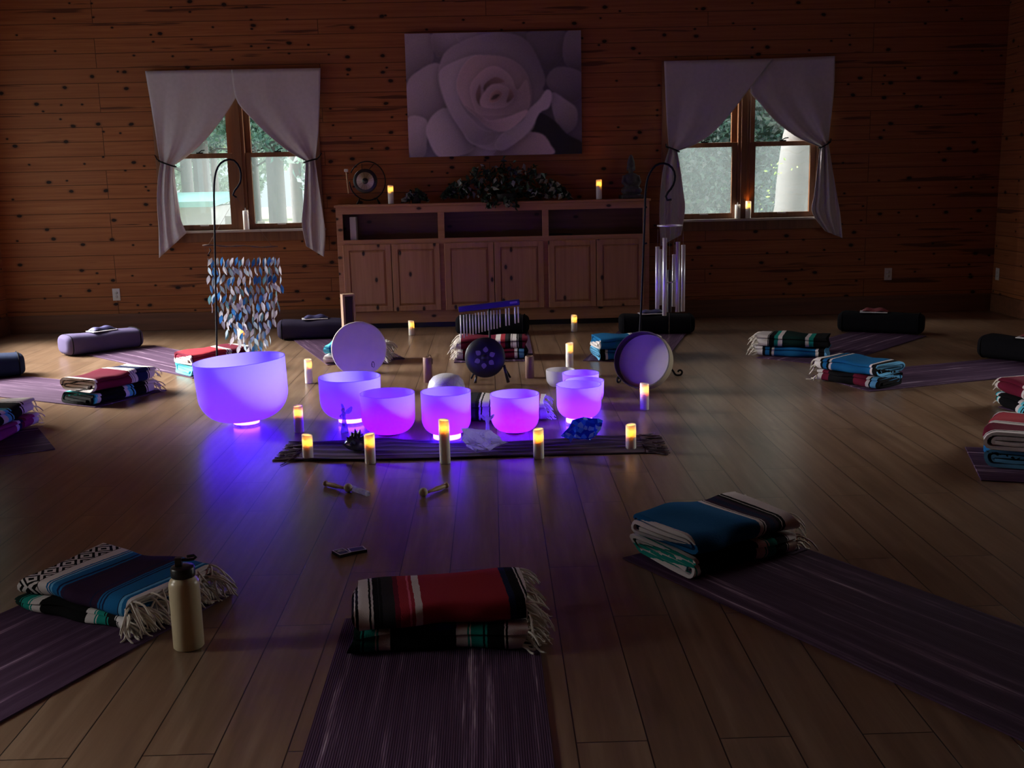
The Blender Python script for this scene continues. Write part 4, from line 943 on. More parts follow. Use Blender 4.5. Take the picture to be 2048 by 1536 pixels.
# ------------------------------------------------------------------ bolsters
def bolster(A, B, label, mt, hgt=.165, wd=.26, L=.67, pillow=None, plab=None, pat=.0, seam='bolk'):
    a, b = F(*A), F(*B); d = (b - a); ang = math.atan2(d.y, d.x); nrm = Vector((-math.sin(ang), math.cos(ang), 0)); dr = d.normalized(); c_ = (a + b) / 2 + nrm * wd * .42
    root = empty('bolster', (c_.x, c_.y, .0064), label, 'bolster', 'bolsters at the outer ends of the mats', rz=ang)
    nu, nv = 40, 30; m = MB(); vs = []; fs = []
    def ring(x, k): return [(x, wd / 2 * k * math.copysign(abs(math.cos(q)) ** .62, math.cos(q)), hgt / 2 + hgt / 2 * k * math.copysign(abs(math.sin(q)) ** .62, math.sin(q)) * 1.0) for q in np.linspace(0, 2 * PI, nv, endpoint=False)]
    xs = []; e = .05
    for i in range(nu + 1):
        x = -L / 2 + L * (.5 - .5 * math.cos(PI * i / nu)); dd = min(x + L / 2, L / 2 - x); k = 1 if dd > e else math.sqrt(max(0, 1 - (1 - dd / e) ** 2)) * .45 + .55
        if i in (0, nu): k = .5
        xs.append((x, k))
    for x, k in xs:
        for (X, Y, Z) in ring(x, k): vs.append((X, Y, max(0, Z + .004 * math.sin(X * 17) * (Z > hgt * .6))))
    for i in range(nu):
        for k in range(nv): l = (k + 1) % nv; fs.append((i * nv + k, i * nv + l, (i + 1) * nv + l, (i + 1) * nv + k))
    fs.append(tuple(range(nv - 1, -1, -1))); fs.append(tuple(nu * nv + k for k in range(nv)))
    m.add(vs, fs, True).build('cushion', M[mt], root)
    for sx_ in (-1, 1):
        s = MB(); s.tube([(sx_ * (L / 2 - .042), y * 1.005, hgt / 2 + (z - hgt / 2) * 1.005) for _, y, z in ring(0, 1)], .004, 6, closed=True); s.build('piping', M[seam], root)
    if pillow:
        er = empty('eye_pillow', (c_ + dr * pat) + Vector((0, 0, .0064 + hgt + .004)), plab, 'eye pillow', 'eye pillows on the bolsters', rz=ang + .12)
        q = MB(); q.grid(lambda u, v: ((u - .5) * .21, (v - .5) * .10, .012 + .022 * (1 - (2 * u - 1) ** 4) * (1 - (2 * v - 1) ** 4) + .005 * math.sin(u * 11)), 16, 8); q.grid(lambda u, v: ((u - .5) * .21, (v - .5) * .10, .010), 2, 2); q.build('pouch', M[pillow], er)
        MB().bb(-.125, .10, -.075, .055, 0, .006).build('folded_wrap', M['paper'], er, bev=.002)
bolster((130, 716), (297, 694), 'purple bolster lying on the brightly lit mat at far left', 'bolp', pillow='eye', plab='purple eye pillow on the purple bolster at far left', pat=.02)
bolster((565, 682), (700, 677), 'dark purple bolster left of the tall narrow box', 'bold', pillow='eye', plab='navy eye pillow on the bolster left of the tall narrow box', pat=0.0, L=.68)
bolster((910, 672), (1056, 671), 'black bolster behind the bar chimes in front of the cabinet', 'bolk', L=.65)
bolster((1238, 671), (1391, 669), 'black bolster behind the shepherd hook with the tube chime', 'bolk', L=.66, pillow='eye', plab='dark eye pillow on the bolster under the tube chime', pat=-.03)
bolster((1673, 665), (1845, 672), 'black bolster near the far right corner with a red pillow on it', 'bolk', pillow='eyered', plab='red eye pillow on the bolster near the far right corner', L=.70, pat=-.05)
bolster((1960, 718), (2130, 738), 'black bolster cut off by the right edge of the picture', 'bolk', L=.68, pillow='eyered', plab='eye pillow on the bolster cut off by the right edge', pat=.05)
bolster((-120, 770), (29, 755), 'navy bolster cut off by the left edge of the picture', 'boln', L=.66)

# ------------------------------------------------------------------ bottle
b = F(370, 1306); b.y += .045
bt = empty('water_bottle', b, 'cream metal water bottle with black lid on the floor at lower left', 'bottle', rz=.1)
MB().lathe([(0, 0), (.041, 0), (.0455, .005), (.0455, .195), (.0445, .207), (.040, .216), (.0345, .221), (.0335, .226), (0, .226)], 40).build('body', M['cream'], bt)
lid = MB().lathe([(0, .226), (.0345, .226), (.0355, .229), (.0355, .252), (.0325, .257), (.018, .259), (0, .259)], 32).build('lid', M['blackp'], bt)
sp = MB(); sp.box((-.010, 0, .268), (.020, .018, .034)); sp.tube([(-.004, 0, .277), (.018, 0, .276), (.034, 0, .277), (.040, .004, .281), (.034, .007, .286), (.014, .007, .284)], .0048, 8)
sp.build('spout', M['blackp'], lid, bev=.004)

# ------------------------------------------------------------------ card decks
def deck(px, py, rz, label, two):
    p = F(px, py); root = empty('card_deck', p, label, 'card deck', 'two small card decks', rz=rz)
    MB().bb(-.036, .036, -.05, .05, 0, .018).build('box', M['blackp'], root, bev=.002); root.scale = (.66, .66, .66)
    f_ = MB(); 
    for x0, x1, y0, y1 in ((-.034, .034, -.048, -.041), (-.034, .034, .041, .048), (-.034, -.029, -.041, .041), (.029, .034, -.041, .041)): f_.bb(x0, x1, y0, y1, .0181, .0188)
    if two:
        for i in range(9): a_ = random.uniform(-.022, .01); f_.bb(a_, a_ + random.uniform(.01, .02), -.002 + i * .0042, .0005 + i * .0042, .0181, .0187)
    f_.build('printed_border', M['paper'], root)
    MB().bb(-.026, .026, -.038 if two else -.036, -.006 if two else .036, .0181, .0186).build('printed_picture', M['eye'], root)
deck(683, 1109, .62, 'card deck with lettering on its cover, left of the pair', True); deck(714, 1104, -1.15, 'card deck with a dark picture on its cover, right of the pair', False)

# ------------------------------------------------------------------ mallets
def mallet(ball, tail, label, r=.020):
    a, c_ = F(*ball), F(*tail); d = (c_ - a); L = d.length; root = empty('bowl_mallet', (a.x, a.y, 0), label, 'mallet', 'wooden bowl mallets', rz=math.atan2(d.y, d.x))
    MB().ell((0, 0, r), (r, r, r)).build('ball', M['felt'], root)
    h = MB(); M3 = Matrix.Rotation(PI / 2, 3, 'Y')
    h.lathe([(0, .012), (.006, .012), (.007, L * .35), (.0115, L * .6), (.0105, L * .85), (.008, L * .93), (.0125, L * .95), (.0125, L), (0, L)], 14, (0, 0, .0135), M3)
    h.build('handle', M['woodlt'], root)
mallet((697, 984), (650, 972), 'wooden mallet with cream ball, crossing a clear wand on the floor'); mallet((847, 993), (894, 976), 'wooden mallet with cream ball lying on the purple-lit floor in front of the tallest candle')
a, c_ = F(706, 982), F(735, 993); d = c_ - a
wn = empty('clear_wand', (a.x, a.y, 0), 'clear crystal wand beside the left mallet', 'wand', rz=math.atan2(d.y, d.x)); MB().tube([(0, 0, .0132), (d.length, 0, .0132)], .013, 12).build('rod', M['acryl'], wn); MB().tube([(d.length, 0, .0132), (d.length + .012, 0, .0132)], [.013, .008], 12).build('tip', M['clearq'], wn)

# ------------------------------------------------------------------ runner scarf
def runner():
    LA, RA = F(600, 905), F(1290, 892); d = RA - LA; L = d.length; ang = math.atan2(d.y, d.x); wd = .36
    root = empty('table_runner', ((LA.x + RA.x) / 2, (LA.y + RA.y) / 2, 0), 'dark purple striped runner scarf lying across the floor in front of the bowls', 'runner', rz=ang)
    def fn(u, v):
        x = (u - .5) * L; y = (v - .5) * wd * (1 + .10 * math.sin(5 * u + 1)) + .02 * math.sin(9 * u) * (v > .5) + .03 * (math.sin(PI * u) - .5) * -1.2
        z = .005 + .0045 * (1 + math.sin(v * 30 + 2 * math.sin(u * 5))) + .010 * max(0, math.sin(u * 21 + v * 3)) ** 2 * v * v
        return (x, y, z)
    t = NT('runner_weave'); x, y, z = t.sep(t.coord()); n = t.noise(t.comb(t.math('MULTIPLY', x, 1.2), t.math('MULTIPLY', y, 55), 0), 1, 4, .6)
    c = t.ramp(n, [(.35, (.012, .008, .014)), (.5, (.06, .032, .055)), (.62, (.14, .085, .12)), (.72, (.05, .028, .045))]); t.bsdf(c, .9, 0, t.bump(n, .3, .004))
    o = MB().grid(fn, 90, 26).build('cloth', t.mat, root); s = o.modifiers.new('solid', 'SOLIDIFY'); s.thickness = .004; s.offset = -1
    for sg in (-1, 1):
        m = MB()
        for k in range(42):
            u = 0 if sg < 0 else 1; q = Vector(fn(u, random.random())); pts = [q - Vector((sg * .01, 0, 0))]; yaw = random.gauss(0, .25); z = q.z
            for i in range(5): yaw += random.gauss(0, .25); z = max(.004, z * .75); pts.append(Vector((pts[-1].x + sg * .024 * math.cos(yaw), pts[-1].y + .024 * math.sin(yaw), z)))
            m.tube(pts, [.004, .0045, .004, .0035, .003, .002], 5)
        m.build('fringe', t.mat, root)
runner()

# ------------------------------------------------------------------ crystals and figurines
def rock(name, mat, loc, dims, label, cat, seed, n=26, rz=0, jit=.0055, extra=()):
    rs = np.random.default_rng(seed); bm = bmesh.new(); pts = []
    for _ in range(n):
        d = rs.normal(size=3); d /= np.linalg.norm(d); d *= rs.uniform(.78, 1.0); pts.append((d[0] * dims[0] / 2, d[1] * dims[1] / 2, dims[2] / 2 + d[2] * dims[2] / 2))
    pts += list(extra)
    for p_ in pts: bm.verts.new((p_[0], p_[1], max(0, p_[2])))
    r = bmesh.ops.convex_hull(bm, input=bm.verts); junk = list({e for e in list(r['geom_interior']) + list(r['geom_unused']) if isinstance(e, bmesh.types.BMVert)})
    bmesh.ops.delete(bm, geom=junk, context='VERTS')
    bmesh.ops.triangulate(bm, faces=bm.faces); bmesh.ops.subdivide_edges(bm, edges=bm.edges, cuts=1, use_grid_fill=True); bmesh.ops.triangulate(bm, faces=bm.faces)
    for v in bm.verts:
        j = Vector(rs.normal(size=3)) * jit; v.co += j if v.co.z > .012 else Vector((j.x, j.y, 0))
        v.co.z = max(0, v.co.z)
    me = bpy.data.meshes.new(name); bm.to_mesh(me); bm.free(); me.materials.append(mat); o = bpy.data.objects.new(name, me); C.objects.link(o); o.location = loc; o.rotation_euler.z = rz
    return tag(o, label, cat)
z_r = .016
q = F(966, 915); rock('quartz_crystal', M['clearq'], (q.x, q.y + .06, z_r), (.20, .11, .095), 'large rough clear quartz crystal on the dark runner', 'crystal', 5, 34, jit=.0085, extra=((-.105, 0, .125), (-.085, .02, .115), (-.105, -.02, .08), (.125, 0, .05), (.10, .01, .075), (-.02, 0, .10), (.04, 0, .10)))
q = F(1165, 893); rock('blue_crystal', M['sapph'], (q.x, q.y + .05, z_r), (.18, .12, .085), 'deep blue faceted crystal on the dark runner', 'crystal', 8, 20, extra=((.118, 0, .105), (-.10, 0, .03), (-.04, 0, .125), (.05, 0, .12)))
q = F(713, 912); cl = empty('crystal_cluster', (q.x, q.y + .06, z_r), 'dark blue-grey crystal cluster on the dark runner', 'crystal')
m = MB(); rs = random.Random(3)
m.ell((0, 0, .035), (.07, .05, .038), 8)
for k in range(34):
    a_ = rs.uniform(0, 6.28); e_ = rs.uniform(.15, 1.3); dv = Vector((math.cos(a_) * math.cos(e_), .7 * math.sin(a_) * math.cos(e_), math.sin(e_))); L = rs.uniform(.05, .10); w_ = rs.uniform(.009, .016)
    M3 = Vector((0, 0, 1)).rotation_difference(dv).to_matrix(); m.lathe([(0, .01), (w_, .012), (w_, L * .75), (0, L)], 6, (0, 0, .022), M3, flat=True)
m.v = [(x, y, max(.001, z)) for x, y, z in m.v]; m.build('crystal_points', M['darkst'], cl)
def fairy():
    q = F(688, 868); h = P(688, 812, q.y + .03).z; root = empty('fairy_figurine', (q.x, q.y + .03, 0), 'small clear fairy figurine with one raised wing, before the second bowl', 'figurine')
    m = MB(); m.lathe([(0, 0), (.022, 0), (.023, .004), (.018, .03), (.010, h * .52), (.008, h * .60), (.012, h * .68), (.009, h * .76), (.004, h * .79), (0, h * .80)], 18); m.ell((-.003, 0, h * .84), (.011, .011, .012), 8); m.tube([(-.008, 0, h * .70), (-.020, -.012, h * .64), (-.012, -.018, h * .60)], .004, 6)
    m.build('gown_and_head', M['acryl'], root)
    for pts in ([(0, .006, h * .70), (.014, .008, h * .84), (.042, .010, h * .97), (.050, .010, h * .92), (.042, .009, h * .76), (.030, .008, h * .70)], [(-.002, .006, h * .72), (-.010, .008, h * .90), (-.014, .010, h * 1.07), (-.004, .010, h * 1.06), (.006, .009, h * .90), (.006, .008, h * .74)]):
        w = MB(); n = len(pts); w.add([(x, y - .0015, z) for x, y, z in pts] + [(x, y + .0015, z) for x, y, z in pts], [tuple(range(n)), tuple(range(2 * n - 1, n - 1, -1))] + [(i, (i + 1) % n, n + (i + 1) % n, n + i) for i in range(n)])
        w.build('wing', M['clearq'], root)
fairy()
def giraffe():
    q = F(975, 892); root = empty('giraffe_figurine', (q.x + .002, q.y + .13, 0), 'tall slim clear figurine with two spread ears behind the quartz crystal', 'figurine')
    yb = q.y + .13; zt = P(970, 830, yb).z
    m = MB(); m.lathe([(0, 0), (.024, 0), (.024, .004), (.016, .02), (.010, zt * .5), (.0085, zt * .68), (.012, zt * .78), (.014, zt * .86), (.008, zt * .95), (.003, zt * .99), (0, zt)], 16)
    m.build('body', M['clearq'], root)
    for sg in (-1, 1):
        w = MB(); w.ell((sg * .024, 0, zt * .90), (.010, .004, .022), 8, Matrix.Rotation(-sg * .0, 3, 'Y')); o = w
        w2 = MB(); M3 = Matrix.Rotation(sg * .75, 3, 'Y'); w2.ell((sg * .022, 0, zt * .90), (.008, .004, .022), 8, M3); w2.build('ear', M['clearq'], root)
giraffe()

# ------------------------------------------------------------------ drums
def frame_drum(name, c, r, dpt, nrm, up_front, label, back=False):
    root = empty(name, c, label, 'drum'); n = Vector(nrm).normalized(); M3 = Vector((0, 0, 1)).rotation_difference(n).to_matrix()
    t = .008
    if not back:
        MB().lathe([(r - t, -dpt), (r, -dpt), (r, -.004), (r - t, -.004), (r - t, -dpt)], 64, (0, 0, 0), M3).build('hoop', M['hoop'], root)
        MB().lathe([(0, .001), (r * .9, .001), (r * .985, 0), (r + .0015, -.004), (r + .0015, -.02)], 64, (0, 0, 0), M3).build('skin', M['skin'], root)
        st = MB()
        for k in range(5): st.tube([M3 @ Vector((r * .58 - .006 + .011 * math.cos(a_) * (1 - .1 * k), -r * .55 + .02 * math.sin(a_) + k * .002, .0022)) for a_ in np.linspace(-1 + k, 1.2 + k, 8)], .0016, 4)
        st.build('stamp_mark', M['blackp'], root)
    else:
        MB().lathe([(r, 0), (r, -dpt)], 64, (0, 0, 0), M3).build('hoop', M['hoop'], root)
        MB().lathe([(r - .0002, .0), (r - t, .0005), (r - t, -dpt + .002)], 64, (0, 0, 0), M3).build('hoop_inside', M['hoopin'], root)
        MB().lathe([(0, -dpt + .003), (r - t - .001, -dpt + .003)], 64, (0, 0, 0), M3).build('skin', M['skin'], root)
    return root
dY = 7.05
rr = 56 / FOC * dY * .985; c_ = P(718, 698, dY); c_.z = max(c_.z, rr * .99)
frame_drum('frame_drum', c_, rr, .07, (.13, -1, .16), None, 'round frame drum standing on edge left of centre, pale skin facing forward')
dY2 = 6.82
c2 = P(1283, 719, dY2); r2 = 59 / FOC * dY2; c2.z = max(c2.z, r2 * .97)
frame_drum('open_frame_drum', c2, r2, .085, (-.50, -1, .38), None, 'round frame drum with open back leaning at the foot of the right hook', True)
# pale domed drum behind the centre bowl
q = P(892, 775, 6.45); t = NT('pale_domed_skin'); co = t.coord(); v = t.n('ShaderNodeTexVoronoi', feature='DISTANCE_TO_EDGE', i_Scale=26.0); t.l(co, v.inputs['Vector'])
zz = t.sep(co)[2]; k = t.math('MULTIPLY', t.ramp(v.outputs['Distance'], [(.0, (1, 1, 1)), (.05, (0, 0, 0))]), t.math('GREATER_THAN', zz, .10)); t.bsdf(t.mix(t.math('MULTIPLY', k, .5), (.66, .65, .68, 1), (.25, .26, .32, 1)), .4)
rD = 38.5 / FOC * 6.5; hD = P(892, 748, 6.5).z
tag(MB().lathe([(0, 0), (rD * .9, 0), (rD * .98, .02), (rD, hD * .45), (rD * .98, hD * .62), (rD * .9, hD * .78), (rD * .7, hD * .92), (rD * .4, hD * .99), (0, hD)], 48).build('domed_drum', t.mat, None, (q.x, 6.5, 0)), 'pale domed round drum with faint grey marks behind the centre bowl', 'drum')
# brown cylinders
for px, y0, y1, lb in ((856, 775, 714, 'brown upright cylinder left of the tongue drum'), (1060, 757, 712, 'brown upright cylinder right of the tongue drum')):
    q = F(px, y0 if px > 900 else 766); q.y += .03; h = P(px, y1, q.y).z; r_ = 9 / FOC * q.y
    o = empty('wooden_cylinder', q, lb, 'cylinder', 'brown upright cylinders'); MB().lathe([(0, 0), (r_, 0), (r_, h - .004), (r_ - .003, h), (r_ - .012, h), (r_ - .012, h - .012), (0, h - .012)], 28).build('tube_body', M['brownwax'], o)
    if px < 900: MB().tube([(.006, 0, h - .001), (.012, 0, h + .016), (.021, 0, h + .013), (r_ + .002, 0, h - .015), (r_ + .002, 0, h - .05)], .0022, 6).build('cord_loop', M['black'], o)
# tall narrow box
bY = 7.75; q = P(701, 700, bY); wB = 25 / FOC * bY; hB = P(700, 588, bY).z
bo = empty('tall_box', (q.x, bY, 0), 'tall narrow open-fronted wooden box standing behind the left drum', 'box', rz=.34)
m = MB(); t_ = .014; m.bb(-wB / 2, -wB / 2 + t_, -.03, .05, 0, hB); m.bb(wB / 2 - t_, wB / 2, -.03, .05, 0, hB); m.bb(-wB / 2 + t_, wB / 2 - t_, -.03, .05, hB - t_, hB); m.bb(-wB / 2 + t_, wB / 2 - t_, -.03, .05, 0, t_)
m.build('frame', M['boxwood'], bo, bev=.002); MB().bb(-wB / 2 + t_, wB / 2 - t_, .02, .049, t_, hB - t_).build('inner_panel', M['boxin'], bo)
# tongue drum
tY = 7.15; c_ = P(970, 715, tY); rT = 41 / FOC * tY
td = empty('tongue_drum', (c_.x, tY, max(c_.z, rT)), 'black round tongue drum with grey petals, propped upright', 'drum'); M3 = Vector((0, 0, 1)).rotation_difference(Vector((-.05, -1, .10)).normalized()).to_matrix()
MB().lathe([(0, -.055), (rT * .6, -.05), (rT * .93, -.03), (rT, -.008), (rT, .002), (rT * .96, .012), (rT * .6, .024), (0, .028)], 56, (0, 0, 0), M3).build('shell', simple('black_steel', (.016, .015, .022, 1), .4, .3), td)
MB().lathe([(0, .0285), (rT * .17, .0285), (rT * .18, .026)], 28, (0, 0, 0), M3).build('centre_note', M['blackp'], td)
for k in range(6):
    a_ = k * PI / 3 + .35; pm = MB(); pts = []
    for u in np.linspace(0, 1, 14): w_ = math.sin(PI * u ** .8) * rT * .13; pts.append((rT * (.26 + .30 * u), w_))
    for u in np.linspace(1, 0, 14)[1:-1]: w_ = math.sin(PI * u ** .8) * rT * .13; pts.append((rT * (.26 + .30 * u), -w_))
    vv = [M3 @ Vector((x * math.cos(a_) - y * math.sin(a_), x * math.sin(a_) + y * math.cos(a_), .0286 - .0045 * (math.hypot(x, y) / rT) ** 2 * 2.6)) for x, y in pts]
    v2 = [v_ - M3 @ Vector((0, 0, .004)) for v_ in vv]; n_ = len(vv); pm.add(vv + v2, [tuple(range(n_))] + [(i, (i + 1) % n_, n_ + (i + 1) % n_, n_ + i) for i in range(n_)])
    pm.build('petal', simple('grey_petal_paint', (.26, .23, .27, 1), .5) if k == 0 else bpy.data.materials['grey_petal_paint'], td)
pg = MB(); p0 = P(1008, 730, tY) - td.location; p1 = P(1016, 748, tY + .02) - td.location; p1.z = .012 - td.location.z; pg.tube([p0, p1], [.009, .012], 8); 
p2 = P(950, 750, tY + .03) - td.location; p2.z = .012 - td.location.z; pg.tube([p2 + Vector((.01, .03, .05)), p2], [.008, .010], 8); pg.build('stand_leg', M['blackp'], td)
# bar chimes
cY = 7.42
A, B = P(917, 619, cY), P(1039, 604, cY); mid = (A + B) / 2
bc = empty('bar_chimes', (mid.x, cY, 0), 'bar chimes with eighteen thin tubes on a tilted navy bar behind the tongue drum', 'chimes')
d = (B - A).normalized(); ang = math.asin(d.z); bar = MB(); bar.box((0, 0, mid.z), ((B - A).length, .028, .040), rot=Matrix.Rotation(-ang, 3, 'Y'))
bo_ = bar.build('bar', M['navy'], bc, bev=.004)
lp = (P(1027, 605, cY - .016) - bc.location); MB().box(lp, (.052, .003, .014), rot=Matrix.Rotation(-ang, 3, 'Y')).build('maker_plate', simple('pale_plate', (.3, .3, .5, 1), .4), bo_)
tx = [315, 362, 405, 455, 500, 545, 592, 640, 685, 733, 780, 825, 870, 918, 1010, 1057, 1150, 1200]; t0 = [385, 385, 372, 368, 368, 355, 345, 340, 337, 325, 318, 312, 308, 302, 285, 277, 262, 256]; t1 = [745, 742, 708, 692, 688, 672, 660, 644, 632, 622, 606, 597, 592, 572, 550, 542, 514, 502]
for x_, a_, b_ in zip(tx, t0, t1):
    px = 880 + x_ / 7.68; o = P(px, 580 + a_ / 7.68, cY) - bc.location; e = P(px, 580 + b_ / 7.68, cY) - bc.location; e.x = o.x
    MB().tube([o, e], .0048, 8).build('chime_tube', M['steel'], bc)
cd = MB()
for x_, a_ in zip(tx, t0):
    px = 880 + x_ / 7.68; o = P(px, 580 + a_ / 7.68, cY) - bc.location; cd.tube([o, (o.x, o.y, mid.z + (o.x) * math.tan(ang) - .018)], .0012, 4)
cd.build('hanging_cords', M['cord'], bc)
sd = MB(); sd.tube([(0, .02, mid.z), (0, .02, .16), (0, .02, .10)], .008, 8)
for a_ in (-2.6, -.55, 1.57): sd.tube([(0, .02, .22), (math.cos(a_) * .10, .02 + math.sin(a_) * .10, .10), (math.cos(a_) * .16, .02 + math.sin(a_) * .16, .008)], .007, 8)
sd.build('tripod_stand', M['black'], bc)

# ------------------------------------------------------------------ hooks and chimes
def arc_pts(pxs, Y): return [P(x, y, Y) for x, y in pxs]
hY = 6.75
hb = F(436, 768); hY = hb.y
pl = [(436, 768), (434, 716), (432, 600), (430, 500), (429, 440), (428, 385), (430, 352), (438, 330), (452, 320), (466, 320), (477, 331), (482, 348), (480, 366), (472, 378), (466, 386), (467, 393), (473, 395)]
pts = [P(x, y, hY) for x, y in pl]; o = Vector((pts[0].x, hY, 0)); pts = [p_ - o for p_ in pts]; pts[0].z = 0
hk = empty('shepherd_hook', o, 'black shepherd hook stand in front of the left window', 'hook stand', 'black shepherd hook stands')
MB().tube([Vector(v) for v in smooth_pl([tuple(p_) for p_ in pts], 60)], .0068, 8).build('pole', M['black'], hk)
f_ = MB()
for a_ in (.4, 2.5, 4.6): f_.tube([(0, 0, .05), (math.cos(a_) * .08, math.sin(a_) * .08, .03), (math.cos(a_) * .15, math.sin(a_) * .15, .007)], .006, 6)
f_.build('foot', M['black'], hk)
MB().tube([(.003, -.004, P(430, 508, hY).z), (.02, -.004, P(430, 500, hY).z), (.012, -.004, P(430, 496, hY).z)], .004, 6).build('side_peg', M['black'], hk)
# shell leaf chime
s0, s1 = P(405, 491, hY + .045), P(556, 494, hY + .045); o = Vector(((s0.x + s1.x) / 2, hY + .045, s0.z))
ch = empty('leaf_chime', o, 'hanging chime of blue, white and grey shell leaves under a driftwood stick', 'wind chime')
st = MB(); n = 14; pp = []
for i in range(n): u = i / (n - 1); q_ = s0.lerp(s1, u) - o; pp.append((q_.x, q_.y + .002 * math.sin(i * 2), q_.z + .004 * math.sin(i * 1.1)))
st.tube(pp, [.0048 + .0016 * math.sin(i * 2.3) for i in range(n)], 8); st.build('driftwood_stick', simple('driftwood', (.14, .08, .055, 1), .8, nscale=50, nz=.3), ch)
hp_ = P(472, 394, hY - .008) - o; MB().tube([pp[1], hp_, pp[-2]], .0012, 4).build('hanging_cord', M['cord'], ch)
def leafm(name, col, tr=.35):
    t = NT(name); f = t.noise(t.coord(), 40, 3); c = t.mix(f, tuple(x * .8 for x in col) + (1,), tuple(min(1, x * 1.15) for x in col) + (1,))
    b_ = t.bsdf(c, .35); tl = t.n('ShaderNodeBsdfTranslucent'); t.l(c, tl.inputs[0]); mx = t.n('ShaderNodeMixShader'); mx.inputs[0].default_value = tr; t.l(b_.outputs[0], mx.inputs[1]); t.l(tl.outputs[0], mx.inputs[2]); t.l(mx.outputs[0], t.out.inputs[0]); return t.mat
LM = [leafm('blue_shell', (.03, .16, .42)), leafm('white_shell', (.66, .64, .68)), leafm('grey_shell', (.30, .27, .33)), leafm('teal_shell', (.10, .22, .25)), leafm('pale_blue_shell', (.38, .48, .56))]
def leaf_shape(L, w_, bend):
    m = MB(); pts = []
    for u in np.linspace(0, 1, 9): pts.append((math.sin(PI * u ** .85) ** 1.25 * w_ / 2, -L * u))
    vs = []; 
    for s_ in (-1, 0, 1):
        for (x, z) in pts: vs.append((s_ * x, bend * (abs(s_) * .3 + math.sin(PI * -z / L) * .6) * .006, z))
    fs = []
    for a_ in range(2):
        for i in range(8): fs.append((a_ * 9 + i, a_ * 9 + i + 1, (a_ + 1) * 9 + i + 1, (a_ + 1) * 9 + i))
    return m.add(vs, fs, True)
LFM = [leaf_shape(.070, .026, b_).build('shell_leaf', LM[0]).data for b_ in (1,)]
for o_ in [x for x in bpy.data.objects if x.name.startswith('shell_leaf')]: bpy.data.objects.remove(o_)
LMESH = []
for k, mt in enumerate(LM):
    me = LFM[0].copy(); me.materials.clear(); me.materials.append(mt); LMESH.append(me)
rs = random.Random(5); nleaf = 0; back = MB(); ztop = P(480, 516, hY).z
cols_ = 14
def bot_y(u): return 590 + 125 * math.sin(PI * min(1, max(0, (u * 1.02)) ** 1.05)) ** .8 if u > .12 else 600 + 200 * u
order = []
for row in (0, 1):
    for k in range(cols_):
        u = (k + .5 * row + .25) / (cols_ + .3); px = 410 + 150 * u; x = P(px, 520, hY).x - o.x + rs.uniform(-.004, .004); y = -.012 + .055 * row + rs.uniform(-.008, .008)
        z = ztop - o.z + rs.uniform(-.012, .006); zend = P(px, bot_y(u) + rs.uniform(-14, 14), hY).z - o.z
        x_top = pp[0][0] + (pp[-1][0] - pp[0][0]) * u
        sm_ = MB(); sm_.tube([(x_top, .0, pp[int(u * 13)][2] - .003), (x, y, z), (x, y, zend + .05)], .0007, 3, caps=False)
        so = sm_.build('strand', M['cord'], ch) if row == 0 else None
        if row == 1: back.tube([(x, y, z), (x, y, zend + .05)], .0007, 3, caps=False)
        side = 1
        while z > zend + .02:
            ci = rs.choices(range(5), (30, 30, 18, 14, 14))[0]; roll = side * rs.uniform(.15, .55); yaw = rs.uniform(-1.25, 1.25)
            if row == 0 and nleaf < 100:
                lf = bpy.data.objects.new('shell_leaf', LMESH[ci]); C.objects.link(lf); lf.parent = so; lf.location = (x, y, z); lf.rotation_euler = (0, roll, yaw); nleaf += 1
            else:
                E_ = Euler((0, roll, yaw)).to_matrix(); back.m = ci; me = LMESH[ci]
                back.add([E_ @ v_.co + Vector((x, y, z)) for v_ in me.vertices], [tuple(p_.vertices) for p_ in me.polygons], True)
            z -= rs.uniform(.052, .075); side = -side
bk = back.build('shell_leaves', LM, ch, fix=False); bk['kind'] = 'stuff'
# right hook
hb = F(1276, 757); gY = 7.32
pl = [(1276, 752), (1279, 680), (1283, 600), (1287, 500), (1290, 420), (1291, 385), (1296, 355), (1308, 334), (1322, 327), (1336, 329), (1347, 340), (1350, 356), (1345, 373), (1335, 386), (1331, 396), (1336, 401), (1343, 399)]
pts = [P(x, y, gY) for x, y in pl]; o2 = Vector((pts[0].x, gY, 0)); pts = [p_ - o2 for p_ in pts]; pts[0].z = .06
hk2 = empty('shepherd_hook', o2, 'black shepherd hook stand with scroll feet in front of the right window', 'hook stand', 'black shepherd hook stands')
MB().tube([Vector(v) for v in smooth_pl([tuple(p_) for p_ in pts], 60)], .0075, 8).build('pole', M['black'], hk2)
for a_ in (-.10, 2.0, 4.1):
    f_ = MB(); d_ = Vector((math.cos(a_), math.sin(a_), 0)); pr = [(0, .06), (.11, .085), (.20, .070), (.235, .045), (.255, .015), (.27, .008), (.295, .012), (.303, .034), (.285, .045), (.274, .031)]
    f_.tube([Vector(v) for v in smooth_pl([tuple(d_ * a__ + Vector((0, 0, z_))) for a__, z_ in pr], 36)], .007, 8); f_.tube([d_ * .03 + Vector((0, 0, .062)), d_ * .12 + Vector((0, 0, .035)), d_ * .215 + Vector((0, 0, .045))], .006, 8); f_.build('scroll_foot', M['black'], hk2)
for py in (415, 487): MB().tube([(P(1289, py, gY).x - o2.x - .002, -.006, P(1289, py, gY).z), (P(1289, py, gY).x - o2.x + .016, -.006, P(1289, py, gY).z + .002)], .006, 6).build('side_peg', M['black'], hk2)
wc_top = P(1340, 400, gY - .004); zr = P(1340, 451, gY).z
wc = empty('tube_chime', (wc_top.x, gY, zr), 'wind chime of six metal tubes hanging under the right shepherd hook', 'wind chime'); rW = 25 / FOC * gY
MB().lathe([(rW - .012, -.004), (rW, -.004), (rW, .004), (rW - .012, .004), (rW - .012, -.004)], 40).build('top_ring', M['steel'], wc)
